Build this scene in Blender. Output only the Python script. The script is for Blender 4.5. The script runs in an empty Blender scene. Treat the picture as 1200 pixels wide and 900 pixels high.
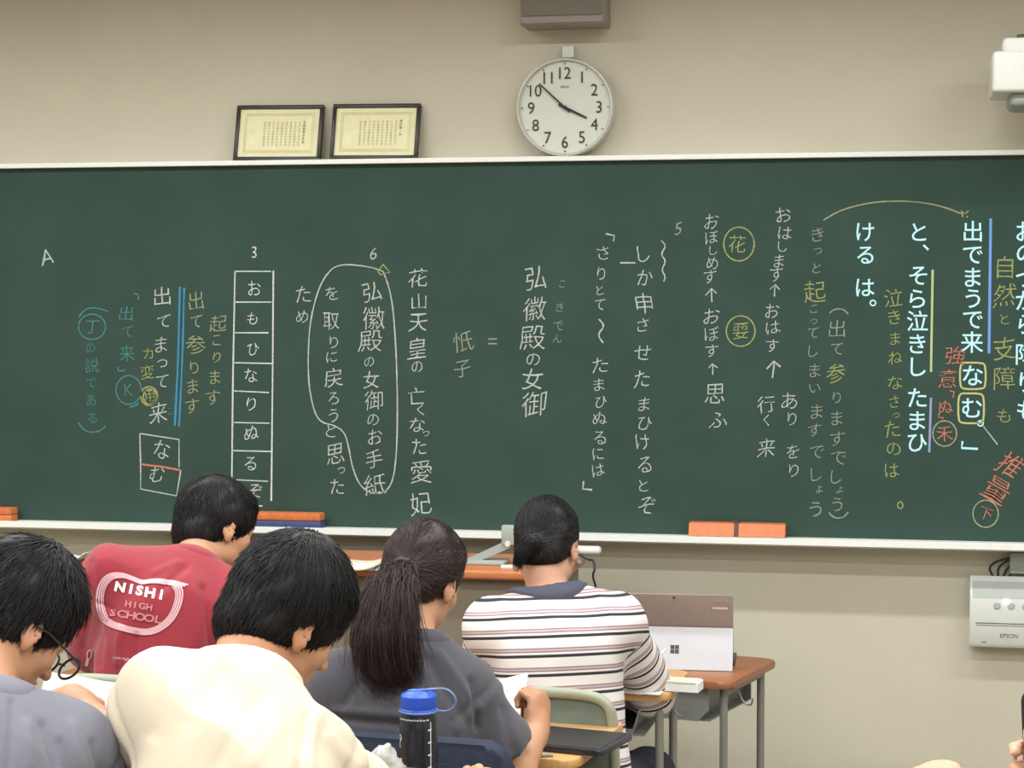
import bpy, bmesh, math, random
import numpy as np
from mathutils import Vector, Matrix
from mathutils.bvhtree import BVHTree

R_ = random.Random(7)
NR = np.random.RandomState(11)
sc = bpy.context.scene
C = sc.collection

# ------------------------------------------------------------------ camera
F_PX, EYE = 2360.0, 1.68
YAW, PITCH = math.radians(11.05), math.radians(2.40)
cd = bpy.data.cameras.new('camera'); cam = bpy.data.objects.new('camera', cd); C.objects.link(cam)
cam.location = (0, 0, EYE)
cam.rotation_euler = (math.pi/2 - PITCH, 0, YAW)
cd.sensor_width = 36; cd.lens = 36*F_PX/1200; cd.clip_start = 0.05
sc.camera = cam
# ------------------------------------------------------------------ world, lights, exposure
w = bpy.data.worlds.new('world'); sc.world = w; w.use_nodes = True
w.node_tree.nodes['Background'].inputs[0].default_value = (.8, .85, .9, 1)
w.node_tree.nodes['Background'].inputs[1].default_value = .3
YB = 6.42            # face of the chalkboard
YW = 6.47            # front wall
CEIL = 2.98
LAMP_W = 24.0
for yo in (1.35, 2.75, 4.15, 5.55, 6.95):
    for x in (-4.0, -2.2, -.4, 1.4):
        ld = bpy.data.lights.new('ceiling_lamp', 'AREA'); ld.shape = 'RECTANGLE'
        ld.size = 1.25; ld.size_y = .09; ld.energy = LAMP_W; ld.color = (.975, 1, .985); ld.spread = math.radians(168)
        lo = bpy.data.objects.new('ceiling_lamp', ld); C.objects.link(lo); lo.location = (x, YW - yo, CEIL - .03)
sc.view_settings.view_transform = 'Standard'; sc.view_settings.look = 'None'
sc.view_settings.gamma = 1; sc.view_settings.use_curve_mapping = False
sc.view_settings.exposure = -0.04

# ------------------------------------------------------------------ surveying helpers
fh = np.array([-math.sin(YAW), math.cos(YAW), 0.]); rt = np.array([math.cos(YAW), math.sin(YAW), 0.])
up3 = np.array([0, 0, 1.])
fw = fh*math.cos(PITCH) - up3*math.sin(PITCH); cu = fh*math.sin(PITCH) + up3*math.cos(PITCH)
CAMP = np.array([0, 0, EYE])
def ray(px, py): return fw*F_PX + rt*(px-600) + cu*(450-py)
def J(px, py, d):                   # point seen at px, py at the horizontal distance d along the view axis
    r = ray(px, py); return CAMP + r*(d/(r@fh))
def JZ(px, z, d):                   # as J but with a known height
    p = J(px, 450, d)
    dep = (np.array([p[0], p[1], z])-CAMP)@fw
    return CAMP + fh*d + rt*((px-600)*dep/F_PX) + up3*(z-EYE)
def OB(px, py, y=YB):               # point on the plane y = const
    r = ray(px, py); return CAMP + r*(y/r[1])
def SZ(px, y=YB):                   # metres per photo pixel there
    p = OB(px, 400, y); return ((p-CAMP)@fw)/F_PX

# ------------------------------------------------------------------ materials
def lin(c):
    return tuple((v/255/12.92 if v/255 <= .04045 else ((v/255+.055)/1.055)**2.4) for v in c)
def mat(name, rgb, rough=.6, var=0.0, scale=20, bump=0, bscale=200, metal=0, spec=.5, stretch=None, sheen=0, trans=0, emit=None, alpha=1, sss=0, c2=None):
    m = bpy.data.materials.new(name); m.use_nodes = True; nt = m.node_tree; N = nt.nodes; L = nt.links
    b = N['Principled BSDF']; c = lin(rgb)
    b.inputs['Base Color'].default_value = (*c, 1); b.inputs['Roughness'].default_value = rough
    b.inputs['Metallic'].default_value = metal; b.inputs['Specular IOR Level'].default_value = spec
    if sheen: b.inputs['Sheen Weight'].default_value = sheen
    if trans: b.inputs['Transmission Weight'].default_value = trans
    if alpha < 1: b.inputs['Alpha'].default_value = alpha
    if sss: b.inputs['Subsurface Weight'].default_value = sss; b.inputs['Subsurface Radius'].default_value = (.01, .004, .002); b.inputs['Subsurface Scale'].default_value = .5
    if emit: b.inputs['Emission Color'].default_value = (*lin(emit[0]), 1); b.inputs['Emission Strength'].default_value = emit[1]
    if var or bump:
        tc = N.new('ShaderNodeTexCoord'); mp = N.new('ShaderNodeMapping'); L.new(tc.outputs['Object'], mp.inputs[0])
        if stretch: mp.inputs['Scale'].default_value = stretch
    if var:
        n = N.new('ShaderNodeTexNoise'); n.inputs['Scale'].default_value = scale; n.inputs['Detail'].default_value = 5; L.new(mp.outputs[0], n.inputs[0])
        r = N.new('ShaderNodeValToRGB'); r.color_ramp.elements[0].position = .3; r.color_ramp.elements[1].position = .7
        d = lin(c2) if c2 else tuple(v*(1-var) for v in c)
        r.color_ramp.elements[0].color = (*d, 1); r.color_ramp.elements[1].color = (*(c if c2 else tuple(min(1, v*(1+var*.6)) for v in c)), 1)
        L.new(n.outputs[0], r.inputs[0]); L.new(r.outputs[0], b.inputs['Base Color'])
    if bump:
        n2 = N.new('ShaderNodeTexNoise'); n2.inputs['Scale'].default_value = bscale; n2.inputs['Detail'].default_value = 4; L.new(mp.outputs[0], n2.inputs[0])
        bp = N.new('ShaderNodeBump'); bp.inputs['Strength'].default_value = bump; bp.inputs['Distance'].default_value = .004
        L.new(n2.outputs[0], bp.inputs['Height']); L.new(bp.outputs[0], b.inputs['Normal'])
    return m
def chalk(name, rgb, amt=.75, scale=260):
    """chalk dust broken by the grain of the board"""
    m = bpy.data.materials.new(name); m.use_nodes = True; nt = m.node_tree; N = nt.nodes; L = nt.links
    b = N['Principled BSDF']; b.inputs['Roughness'].default_value = .95; b.inputs['Specular IOR Level'].default_value = .1
    tc = N.new('ShaderNodeTexCoord'); n = N.new('ShaderNodeTexNoise'); n.inputs['Scale'].default_value = scale; n.inputs['Detail'].default_value = 3
    L.new(tc.outputs['Object'], n.inputs[0])
    r = N.new('ShaderNodeValToRGB'); r.color_ramp.elements[0].position = .3; r.color_ramp.elements[1].position = .62
    c = lin(rgb); bd = lin((58, 78, 70))
    mixc = lambda t: tuple(bd[i]*(1-t)+c[i]*t for i in range(3))
    r.color_ramp.elements[0].color = (*mixc(amt*.35), 1); r.color_ramp.elements[1].color = (*mixc(amt), 1)
    L.new(n.outputs[0], r.inputs[0]); L.new(r.outputs[0], b.inputs['Base Color'])
    return m
M = dict(
    wall=mat('wall_paint', (200, 194, 176), .85, .05, 3, .2, 160, c2=(195, 189, 171)),
    side=mat('side_wall_paint', (196, 192, 176), .85, .04, 4),
    floor=mat('floor_boards', (132, 120, 104), .45, .25, 3, stretch=(1, 12, 1)),
    ceil=mat('ceiling_board', (222, 222, 216), .9, .04, 60),
    board=mat('chalkboard_green', (53, 75, 67), .7, .14, 5, .1, 300, spec=.22, c2=(48, 69, 62)),
    alu=mat('aluminium', (236, 237, 234), .4, metal=.0, var=.03, scale=90),
    frame=mat('black_frame', (36, 28, 26), .4, .1),
    cert=mat('certificate_paper', (232, 228, 190), .75, .05, 40, c2=(224, 219, 178)),
    certmark=mat('certificate_border', (208, 198, 148), .8, .05),
    ink=mat('ink', (62, 58, 50), .8, .05),
    inkfaint=mat('faint_ink', (172, 164, 124), .8, .05),
    white=mat('white_plastic', (214, 216, 212), .4, .02, 30),
    offwhite=mat('clock_face', (206, 210, 200), .6, .02, 30),
    clockrim=mat('clock_rim', (196, 196, 190), .35, .03, 30),
    black=mat('black_plastic', (26, 27, 29), .4, .08),
    speaker=mat('speaker_cloth', (130, 125, 117), .9, .15, 300, .3, 500, c2=(124, 120, 112)),
    spkside=mat('speaker_case', (150, 144, 138), .7, .05),
    orange=mat('orange_felt', (206, 116, 66), .8, .15, 60, .3, 300),
    orangep=mat('orange_plastic', (214, 120, 72), .45, .1, 60),
    blue=mat('blue_plastic', (58, 72, 120), .5, .12, 60),
    strap=mat('brown_strap', (92, 58, 44), .6, .1),
    chairpaint=mat('pale_green_paint', (152, 156, 138), .38, .06, 40),
    chairpanel=mat('grey_green_panel', (102, 112, 102), .5, .1, 30),
    navy=mat('navy_cloth', (28, 38, 58), .8, .2, 60, .3, 200),
    wood=mat('desk_wood', (150, 98, 66), .35, .18, 5, stretch=(3, 40, 3)),
    woodl=mat('light_desk_wood', (206, 158, 100), .4, .14, 5, stretch=(30, 3, 3)),
    woodo=mat('orange_wood_edge', (190, 116, 72), .4, .12, 6, stretch=(3, 30, 30)),
    steel=mat('grey_steel_tube', (138, 138, 130), .38, .06, 60, metal=.2),
    tray=mat('grey_steel_tray', (142, 146, 142), .4, .05, 20, metal=.2),
    panel=mat('taupe_desk_panel', (128, 116, 100), .6, .07, 6),
    paper=mat('white_paper', (232, 232, 230), .7, .02, 20),
    paperb=mat('cream_paper', (214, 206, 188), .7, .04, 20),
    tabtop=mat('taupe_metal_lid', (158, 142, 136), .35, .04, 40, metal=.2),
    tabbot=mat('silver_lid', (184, 182, 187), .38, .03, 40, metal=.1),
    logo=mat('dark_logo', (22, 16, 26), .3, .02),
    tape=mat('old_tape', (164, 144, 132), .5, .15, 80),
    darktab=mat('dark_tablet', (44, 44, 54), .3, .1, 30),
    skin=mat('skin', (204, 158, 132), .5, .08, 9, .08, 150, spec=.4, c2=(194, 142, 116), sss=.12),
    skin2=mat('tan_skin', (192, 146, 116), .5, .08, 9, .08, 150, spec=.4, c2=(180, 128, 98), sss=.12),
    lips=mat('lips', (170, 96, 84), .5, .05),
    eye=mat('eye_white', (225, 222, 218), .2, .02),
    iris=mat('dark_iris', (30, 20, 16), .2, .02),
    hair=mat('black_hair', (22, 19, 22), .5, .35, 40, spec=.35),
    hairb=mat('brown_black_hair', (46, 30, 30), .48, .35, 40, spec=.4),
    red=mat('red_cotton', (146, 38, 52), .85, .10, 14, .3, 500, sheen=.2),
    redprint=mat('white_print', (216, 168, 178), .7, .05, 60),
    redprint2=mat('pink_print', (196, 118, 128), .7, .1, 60),
    greyt=mat('charcoal_cotton', (68, 66, 74), .9, .08, 14, .3, 500, sheen=.2),
    beige=mat('cream_cotton', (212, 198, 178), .85, .03, 12, .25, 500, sheen=.15),
    grey=mat('grey_cotton', (112, 112, 124), .85, .06, 12, .25, 500, sheen=.15),
    collar=mat('slate_rib', (72, 74, 90), .9, .08, 60, .4, 600),
    trousers=mat('dark_trousers', (34, 36, 52), .85, .1, 30),
    shoe=mat('white_shoe', (196, 196, 192), .6, .05),
    bottlelid=mat('blue_lid', (40, 84, 196), .35, .06, 40),
    strapc=mat('clear_loop', (120, 146, 190), .3, .02, trans=.4),
    bottle=mat('smoke_plastic', (38, 42, 50), .18, .05, 30, trans=.35),
    bmark=mat('bottle_print', (200, 206, 212), .6, .02),
    bag=mat('clear_film', (222, 222, 218), .22, .1, 30, .5, 60, trans=.45),
    led=mat('white_led', (230, 240, 255), .4, emit=((225, 238, 255), 6)),
    cable=mat('black_cable', (20, 20, 22), .5, .05),
    ctop=mat('control_top', (176, 182, 178), .5, .04, 30),
    greyprint=mat('grey_print', (92, 92, 92), .7, .05),
    redpen=mat('red_pen', (170, 58, 44), .4, .05),
    docgrey=mat('pale_grey_metal', (158, 164, 160), .45, .05, 30),
    proj=mat('projector_white', (226, 226, 222), .45, .02, 30),
    ch_white=chalk('white_chalk', (224, 230, 224), .74), ch_bold=chalk('bold_white_chalk', (232, 236, 232), .88),
    ch_yel=chalk('yellow_chalk', (194, 200, 122), .7), ch_pale=chalk('pale_yellow_chalk', (206, 206, 160), .62),
    ch_teal=chalk('teal_chalk', (90, 168, 172), .62), ch_blue=chalk('blue_chalk', (70, 158, 206), .85),
    ch_red=chalk('red_chalk', (232, 140, 116), .85), ch_dim=chalk('faint_chalk', (196, 200, 176), .6),
    pj_cyan=mat('projected_cyan_text', (190, 240, 252), .9, .02, 100), pj_blue=mat('projected_blue_line', (112, 156, 226), .9, .02, 100),
    pj_green=mat('projected_green_line', (180, 198, 140), .9, .02, 100), pj_lav=mat('projected_lavender_line', (150, 152, 196), .9, .02, 100),
    pj_yel=mat('projected_yellow_box', (190, 186, 126), .9, .02, 100),
)

# ------------------------------------------------------------------ object helpers
def link(name, me, m, parent=None):
    o = bpy.data.objects.new(name, me); C.objects.link(o)
    if m is not None: me.materials.append(m)
    if parent: o.parent = parent
    return o
def thing(name, label, cat, loc=(0, 0, 0), rz=0, group=None):
    o = bpy.data.objects.new(name, None); C.objects.link(o); o.empty_display_size = .05
    o.location = loc; o.rotation_euler = (0, 0, rz); o['label'] = label; o['category'] = cat
    if group: o['group'] = group
    return o
def tag(o, label, cat, group=None):
    o['label'] = label; o['category'] = cat
    if group: o['group'] = group
    return o
def shade(me, on=True):
    me.polygons.foreach_set('use_smooth', np.full(len(me.polygons), on)); me.update()
class BM:
    """collects shapes, then links them as one mesh object"""
    def __init__(s): s.b = bmesh.new()
    def box(s, x0, x1, y0, y1, z0, z1, bev=0, seg=2, mtx=None):
        r = bmesh.ops.create_cube(s.b, size=1); vs = r['verts']
        for v in vs: v.co = Vector(((x0+x1)/2+v.co.x*(x1-x0), (y0+y1)/2+v.co.y*(y1-y0), (z0+z1)/2+v.co.z*(z1-z0)))
        if bev:
            es = list({e for v in vs for e in v.link_edges})
            rr = bmesh.ops.bevel(s.b, geom=es, offset=bev, segments=seg, profile=.5, affect='EDGES')
            vs = list({v for f in rr['faces'] for v in f.verts} | {v for v in vs if v.is_valid})
        if mtx is not None: bmesh.ops.transform(s.b, matrix=mtx, verts=vs)
        return s
    def prism(s, pts, z0, z1, mtx=None, bev=0):           # outline in xy pushed up in z
        lo = [s.b.verts.new((x, y, z0)) for x, y in pts]; hi = [s.b.verts.new((x, y, z1)) for x, y in pts]
        fs = [s.b.faces.new(list(reversed(lo))), s.b.faces.new(hi)]; n = len(pts)
        for i in range(n): s.b.faces.new((lo[i], lo[(i+1) % n], hi[(i+1) % n], hi[i]))
        vs = lo+hi
        if bev:
            es = [e for f in fs for e in f.edges]
            rr = bmesh.ops.bevel(s.b, geom=es, offset=bev, segments=2, profile=.5, affect='EDGES')
            vs = list({v for f in rr['faces'] for v in f.verts} | {v for v in vs if v.is_valid})
        if mtx is not None: bmesh.ops.transform(s.b, matrix=mtx, verts=vs)
        return s
    def tube(s, pts, r, n=10, cap=True, smoothn=0):
        pts = [Vector(p) for p in pts]
        if smoothn: pts = chaikin(pts, smoothn)
        rs = r if isinstance(r, (list, tuple)) else [r]*len(pts)
        if len(rs) != len(pts):
            rs = list(np.interp(np.linspace(0, 1, len(pts)), np.linspace(0, 1, len(rs)), rs))
        rings = []; nrm = None
        for i, p in enumerate(pts):
            t = (pts[min(i+1, len(pts)-1)]-pts[max(i-1, 0)]).normalized()
            if nrm is None: nrm = t.orthogonal().normalized()
            else:
                nrm = (nrm - t*nrm.dot(t)); nrm = nrm.normalized() if nrm.length > 1e-6 else t.orthogonal().normalized()
            bi = t.cross(nrm)
            rings.append([s.b.verts.new(p+(nrm*math.cos(a)+bi*math.sin(a))*rs[i]) for a in [2*math.pi*k/n for k in range(n)]])
        for a, b in zip(rings, rings[1:]):
            for k in range(n): s.b.faces.new((a[k], a[(k+1) % n], b[(k+1) % n], b[k]))
        if cap: s.b.faces.new(list(reversed(rings[0]))); s.b.faces.new(rings[-1])
        return s
    def lathe(s, prof, n=40, c=(0, 0, 0), mtx=None):       # prof: (r, z) pairs around z
        rings = []; vs = []
        for r, z in prof:
            if r < 1e-6: ring = [s.b.verts.new((c[0], c[1], c[2]+z))]
            else: ring = [s.b.verts.new((c[0]+r*math.cos(2*math.pi*k/n), c[1]+r*math.sin(2*math.pi*k/n), c[2]+z)) for k in range(n)]
            rings.append(ring); vs += ring
        for a, b in zip(rings, rings[1:]):
            for k in range(n):
                q = [a[k % len(a)], a[(k+1) % len(a)], b[(k+1) % len(b)], b[k % len(b)]]
                q = [v for i, v in enumerate(q) if v not in q[:i]]
                if len(q) >= 3: s.b.faces.new(q)
        if mtx is not None: bmesh.ops.transform(s.b, matrix=mtx, verts=vs)
        return s
    def done(s, name, m, parent=None, smooth=True, label=None):
        bmesh.ops.recalc_face_normals(s.b, faces=s.b.faces)
        me = bpy.data.meshes.new(name); s.b.to_mesh(me); s.b.free()
        if smooth:
            shade(me)
            try: me.set_sharp_from_angle(angle=math.radians(38))
            except Exception: pass
        o = link(name, me, m, parent)
        if label: o['label'] = label
        return o
def chaikin(pts, n):
    pts = [Vector(p) for p in pts]
    for _ in range(n):
        q = [pts[0]]
        for a, b in zip(pts, pts[1:]): q += [a*.75+b*.25, a*.25+b*.75]
        q.append(pts[-1]); pts = q
    return pts
def round_rect(w, h, r, n=6, cx=0, cy=0):
    out = []
    for (sx, sy, a0) in ((1, 1, 0), (-1, 1, 90), (-1, -1, 180), (1, -1, 270)):
        for k in range(n+1):
            a = math.radians(a0+90*k/n); out.append((cx+sx*(w/2-r)+r*math.cos(a), cy+sy*(h/2-r)+r*math.sin(a)))
    return out
def dup(root, loc, rz, label=None):
    r = root.copy(); C.objects.link(r); r.location = loc; r.rotation_euler = (0, 0, rz)
    if label: r['label'] = label
    for ch in list(root.children):
        c = ch.copy(); C.objects.link(c); c.parent = r
        for g in list(ch.children):
            d = g.copy(); C.objects.link(d); d.parent = c
    return r
def struct(name, bm, m):
    o = bm.done(name, m, smooth=False); o['kind'] = 'structure'; return o

# ------------------------------------------------------------------ room shell
XL, XR, Y0 = -5.3, 2.7, -1.6
struct('wall_front', BM().box(XL, XR, YW, YW+.15, 0, CEIL), M['wall'])
struct('wall_left', BM().box(XL-.15, XL, Y0, YW, 0, CEIL), M['side'])
struct('wall_right', BM().box(XR, XR+.15, Y0, YW, 0, CEIL), M['side'])
struct('wall_back', BM().box(XL, XR, Y0-.15, Y0, 0, CEIL), M['side'])
struct('floor', BM().box(XL-.15, XR+.15, Y0-.15, YW+.15, -.1, 0), M['floor'])
struct('ceiling', BM().box(XL-.15, XR+.15, Y0-.15, YW+.15, CEIL, CEIL+.1), M['ceil'])
struct('baseboard_front', BM().box(XL, XR, YW-.015, YW, 0, .08), M['panel'])

# ------------------------------------------------------------------ chalkboard
zb = OB(600, 622)[2]; zt = OB(600, 190)[2]
BX0, BX1 = -3.75, 1.25
boardT = thing('chalkboard', 'long dark green chalkboard covered in vertical Japanese chalk writing, with aluminium frame and tray', 'chalkboard', ((BX0+BX1)/2, YW, zb))
def rel(o):                                   # keep world placement under a moved parent
    o.matrix_parent_inverse = Matrix.Translation(-Vector(o.parent.location)) if not any(o.parent.rotation_euler) else o.parent.matrix_basis.inverted()
    return o
rel(BM().box(BX0, BX1, YB, YW, zb, zt).done('panel', M['board'], boardT, False))
rel(BM().box(BX0-.02, BX1+.02, YB-.022, YW, zt, zt+.016, .002).done('top_rail', M['alu'], boardT, False))
rel(BM().box(BX0-.02, BX0, YB-.012, YW, zb, zt, .002).done('end_rail', M['alu'], boardT, False))
rel(BM().box(BX1, BX1+.02, YB-.012, YW, zb, zt, .002).done('end_rail', M['alu'], boardT, False))
TD = .085
rel(BM().prism([(0, 0), (-TD, 0), (-TD-.004, .006), (-TD-.004, -.015), (-TD+.01, -.021), (0, -.030)], BX0-.02, BX1+.02,
    Matrix(((0, 0, 1, 0), (1, 0, 0, YB), (0, 1, 0, zb), (0, 0, 0, 1)))).box(BX0-.02, BX1+.02, YB, YW, zb-.030, zb).done('chalk_tray', M['alu'], boardT, False))

# text -----------------------------------------------------------------------------------
_gc = {}
def glyph(ch, off=0.0, shear=0):
    k = (ch, off, shear)
    if k in _gc: return _gc[k]
    cu_ = bpy.data.curves.new('t', 'FONT'); cu_.body = ch; cu_.size = 1; cu_.offset = off; cu_.resolution_u = 3; cu_.shear = shear
    o = bpy.data.objects.new('t', cu_); C.objects.link(o)
    dg = bpy.context.evaluated_depsgraph_get(); me = bpy.data.meshes.new_from_object(o.evaluated_get(dg))
    n = len(me.vertices); V = np.zeros(n*3); me.vertices.foreach_get('co', V); V = V.reshape(-1, 3)[:, :2].copy()
    Fs = [tuple(p.vertices) for p in me.polygons]
    bpy.data.objects.remove(o); bpy.data.curves.remove(cu_); bpy.data.meshes.remove(me)
    if n: V -= (V.max(0)+V.min(0))/2
    _gc[k] = (V, Fs); return _gc[k]
class INK:
    """flat strokes and glyphs collected in a plane (u right, v up), one mesh"""
    def __init__(s): s.V = []; s.F = []
    def add(s, V, F):
        o = len(s.V); s.V += [tuple(v) for v in V]; s.F += [tuple(i+o for i in f) for f in F]
    def ch(s, c, u, v, size, off=-.014, wob=1.0, rot=0, sx=1.0, wide=1.0):
        V, F = glyph(c, off)
        if not len(V): return
        V = V.copy(); V[:, 0] *= wide
        if wob:
            a, b, c1, d1 = NR.uniform(-1, 1, 4); ph = NR.uniform(0, 6, 4)
            V = np.stack([V[:, 0]*(1+.07*a)+V[:, 1]*(.07*b)+.028*np.sin(V[:, 1]*5+ph[0])+.012*np.sin(V[:, 1]*13+ph[1]),
                          V[:, 1]*(1+.07*c1)+V[:, 0]*(.10+.06*d1)+.026*np.sin(V[:, 0]*5+ph[2])+.012*np.sin(V[:, 0]*12+ph[3])], 1)
            rot += math.radians(3*NR.uniform(-1, 1))
        cs, sn = math.cos(rot), math.sin(rot)
        V = np.stack([V[:, 0]*cs-V[:, 1]*sn, V[:, 0]*sn+V[:, 1]*cs], 1)*size
        s.add(V+[u, v], F)
    def line(s, pts, wd, n=2, jit=0.0, close=False):
        P = [Vector((p[0], p[1], 0)) for p in pts]
        if close: P = P+[P[0]]
        P = chaikin(P, n) if n else P
        V = []; F = []
        for i, p in enumerate(P):
            t = (P[min(i+1, len(P)-1)]-P[max(i-1, 0)]); t = t.normalized() if t.length else Vector((1, 0, 0))
            h = wd/2*(1+.25*NR.uniform(-1, 1)*jit)
            V += [(p.x-t.y*h, p.y+t.x*h), (p.x+t.y*h, p.y-t.x*h)]
            if i: F.append((2*i-2, 2*i-1, 2*i+1, 2*i))
        s.add(V, F)
    def obj(s, name, m, parent, place, label=None):       # place: (u, v) -> xyz
        me = bpy.data.meshes.new(name); me.from_pydata([tuple(place(u, v)) for u, v in s.V], [], s.F); me.update()
        o = link(name, me, m, parent)
        if label: o['label'] = label
        return o
YI = YB-.0012
def on_board(m, chars=(), lines=(), wd=1.6, name='chalk_writing', label=None, off=-.008, wob=1.0, jit=1.0, yy=YI, wide=1.0):
    """chars: (glyph, px, py, size_px[, rotation]); lines: lists of (px, py): marks surveyed on the board face"""
    base = name.replace('_writing', '').replace('_text', ''); pl = lambda u, v: (u, yy, v)
    for c in chars:
        k = INK(); p = OB(c[1], c[2], YB); k.ch(c[0], p[0], p[2], c[3]*SZ(c[1]), off, wob, c[4] if len(c) > 4 else 0, wide=wide)
        rel(k.obj(('projected' if base == 'projected' else 'chalk')+'_character', m, boardT, pl))
    for l in lines:
        k = INK(); wl = wd; n = 2
        if isinstance(l, tuple): l, wl, n = l
        k.line([(OB(x, y, YB)[0], OB(x, y, YB)[2]) for x, y in l], wl*SZ(l[0][0]), n, jit)
        rel(k.obj(name if not name.endswith(('writing', 'text')) else base+'_line', m, boardT, pl))
def circ(cx, cy, r, ry=None, n=20, a0=0): return [(cx+r*math.cos(a0+2*math.pi*i/n), cy+(ry or r)*math.sin(a0+2*math.pi*i/n)) for i in range(n+1)]
W_, Y_, P_, T_ = M['ch_white'], M['ch_yel'], M['ch_pale'], M['ch_teal']
on_board(W_, [('A', 55, 301, 26)], label='white chalk letter A')
on_board(T_, [('丁', 108, 383, 19), ('の', 106, 408, 14), ('説', 108, 428, 19), ('で', 107, 449, 14), ('あ', 107, 469, 15), ('る', 108, 490, 15)],
         [circ(108, 383, 16, 15), [(92, 372), (100, 362), (112, 360), (127, 365)], [(92, 495), (98, 504), (108, 507), (118, 505), (124, 499)]], 1.5, label='teal chalk note with a ringed character')
on_board(T_, [('出', 148, 367, 20), ('て', 150, 389, 16), ('来', 149, 414, 20), ('K', 151, 457, 20), ('こ', 200, 482, 11)],
         [[(157, 344), (163, 345), (162, 351)], [(139, 430), (138, 435), (147, 434)], circ(151, 457, 15, 17), [(152, 477), (158, 476), (163, 472)]], 1.5, label='teal chalk note with a ringed K')
on_board(W_, [('出', 190, 347, 25), ('て', 192, 377, 20), ('ま', 189, 404, 21), ('っ', 190, 426, 19), ('て', 190, 447, 21), ('来', 186, 484, 25)])
on_board(M['ch_blue'], [], [([(211, 336), (209, 420), (205, 499)], 2.6, 1), ([(216, 337), (214, 420), (210, 500)], 2.2, 1)], name='chalk_line', label='double blue chalk line')
on_board(Y_, [('カ', 174, 414, 16), ('変', 173, 436, 19), ('用', 175, 464, 16)], [circ(175, 464, 10, 11), circ(176, 465, 8, 9)], 1.7, label='yellow chalk note with a ringed character')
on_board(M['ch_pale'], [('出', 230, 352, 23), ('て', 230, 377, 18), ('参', 230, 404, 25), ('り', 228, 431, 18), ('ま', 226, 453, 19), ('す', 225, 476, 20)], label='pale yellow chalk writing')
on_board(M['ch_pale'], [('起', 256, 379, 22), ('こ', 254, 399, 16), ('り', 254, 419, 16), ('ま', 252, 442, 19), ('す', 250, 466, 20)], label='pale yellow chalk writing')
on_board(W_, [('な', 190, 527, 24, -.2), ('む', 184, 556, 22, -.15)], [([(164, 508), (210, 515), (210, 548)], 1.5, 0), ([(164, 508), (165, 546)], 1.5, 0), ([(165, 546), (165, 573), (207, 581), (212, 551)], 1.5, 0)])
on_board(M['ch_red'], [], [([(165, 544), (190, 547), (212, 551)], 1.8, 0)], name='chalk_line', label='red chalk line')
# grid of kana
rungs = [(318, 318), (354, 354), (390, 390), (425, 426), (458, 460), (495, 496), (528, 529), (562, 564)]
on_board(M['ch_bold'], [('3', 298, 295, 19), ('お', 298, 338, 20), ('も', 296, 373, 17), ('ひ', 297, 409, 17), ('な', 294, 440, 20), ('り', 295, 473, 19), ('ぬ', 295, 507, 20), ('る', 294, 543, 20), ('ぞ', 300, 575, 21)],
         [([(275.5, 318), (273, 450), (271.5, 590)], 1.8, 0), ([(320.5, 317), (319.5, 450), (318, 587)], 1.8, 0), ([(293, 592), (308, 593)], 1.5, 0)] +
         [([(275-(a-318)*.013, a), (320-(a-318)*.008 - (R_.random()*7), b)], 1.5, 0) for a, b in rungs], label='white chalk ladder of kana')
on_board(W_, [('た', 356, 345, 22), ('め', 354, 371, 19)])
on_board(W_, [('6', 438, 297, 19)], [([(449, 318), (432, 312), (396, 309), (381, 323), (371, 345), (363, 380), (361, 420), (362, 452), (368, 482), (376, 495), (391, 498), (404, 506), (409, 525), (413, 548), (422, 570), (437, 579), (452, 577), (461, 563), (465, 530), (466, 480), (465, 430), (463, 390), (460, 355), (455, 333), (449, 318)], 1.5, 2)], name='chalk_loop', label='chalk loop round two columns')
on_board(Y_, [], [([(443, 318), (449, 310), (457, 319), (446, 322), (443, 318)], 1.6, 0)], name='chalk_mark', label='yellow chalk triangle')
on_board(W_, [(c, x, y, s) for c, x, y, s in zip('を取りに戻ろうと思った', (389, 388, 391, 389, 391, 391, 391, 388, 393, 400, 395), (344, 376, 401, 418, 442, 467, 487, 505, 532, 551, 570), (19, 22, 17, 17, 24, 18, 18, 18, 26, 14, 21))])
on_board(W_, [(c, x, y, s) for c, x, y, s in zip('弘徽殿の女御のお手紙', (436, 438, 434, 433, 435, 438, 437, 440, 438, 440), (342, 373, 400, 424, 445, 469, 492, 512, 538, 568), (25, 30, 29, 15, 22, 26, 18, 22, 24, 27))])
on_board(W_, [(c, x, y, s) for c, x, y, s in zip('花山天皇の亡くなった愛妃', (490, 491, 490, 489, 489, 488, 493, 489, 499, 491, 494, 493), (326, 353, 378, 408, 430, 464, 480, 498, 508, 523, 553, 590), (25, 22, 24, 26, 16, 22, 15, 21, 12, 22, 30, 28))])
on_board(M['ch_dim'], [('忯', 543, 400, 26), ('子', 542, 432, 23), ('=', 577, 400, 24)], label='faint chalk name')
on_board(W_, [(c, x, y, s) for c, x, y, s in zip('弘徽殿の女御', (628, 627, 624, 625, 624, 626), (326, 362, 396, 421, 444, 473), (30, 30, 31, 19, 26, 31))])
on_board(M['ch_dim'], [(c, x, y, s) for c, x, y, s in zip('こきでん', (659, 656, 655, 653), (333, 360, 382, 397), (11, 13, 14, 12))], label='faint small chalk reading aid')
on_board(W_, [(c, x, y, s) for c, x, y, s in zip('さりとてたまひぬるには', (707, 705, 703, 703, 703, 702, 704, 703, 703, 701, 701), (296, 321, 340, 357, 428, 451, 471, 490, 513, 532, 551), (20, 17, 14, 16, 22, 18, 17, 19, 20, 18, 18))],
         [([(710, 274), (720, 276), (719, 283)], 1.7, 0), ([(702, 374), (709, 382), (700, 392), (707, 402)], 1.7, 2), ([(684, 564), (683, 573), (694, 574)], 2.2, 0)])
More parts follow.
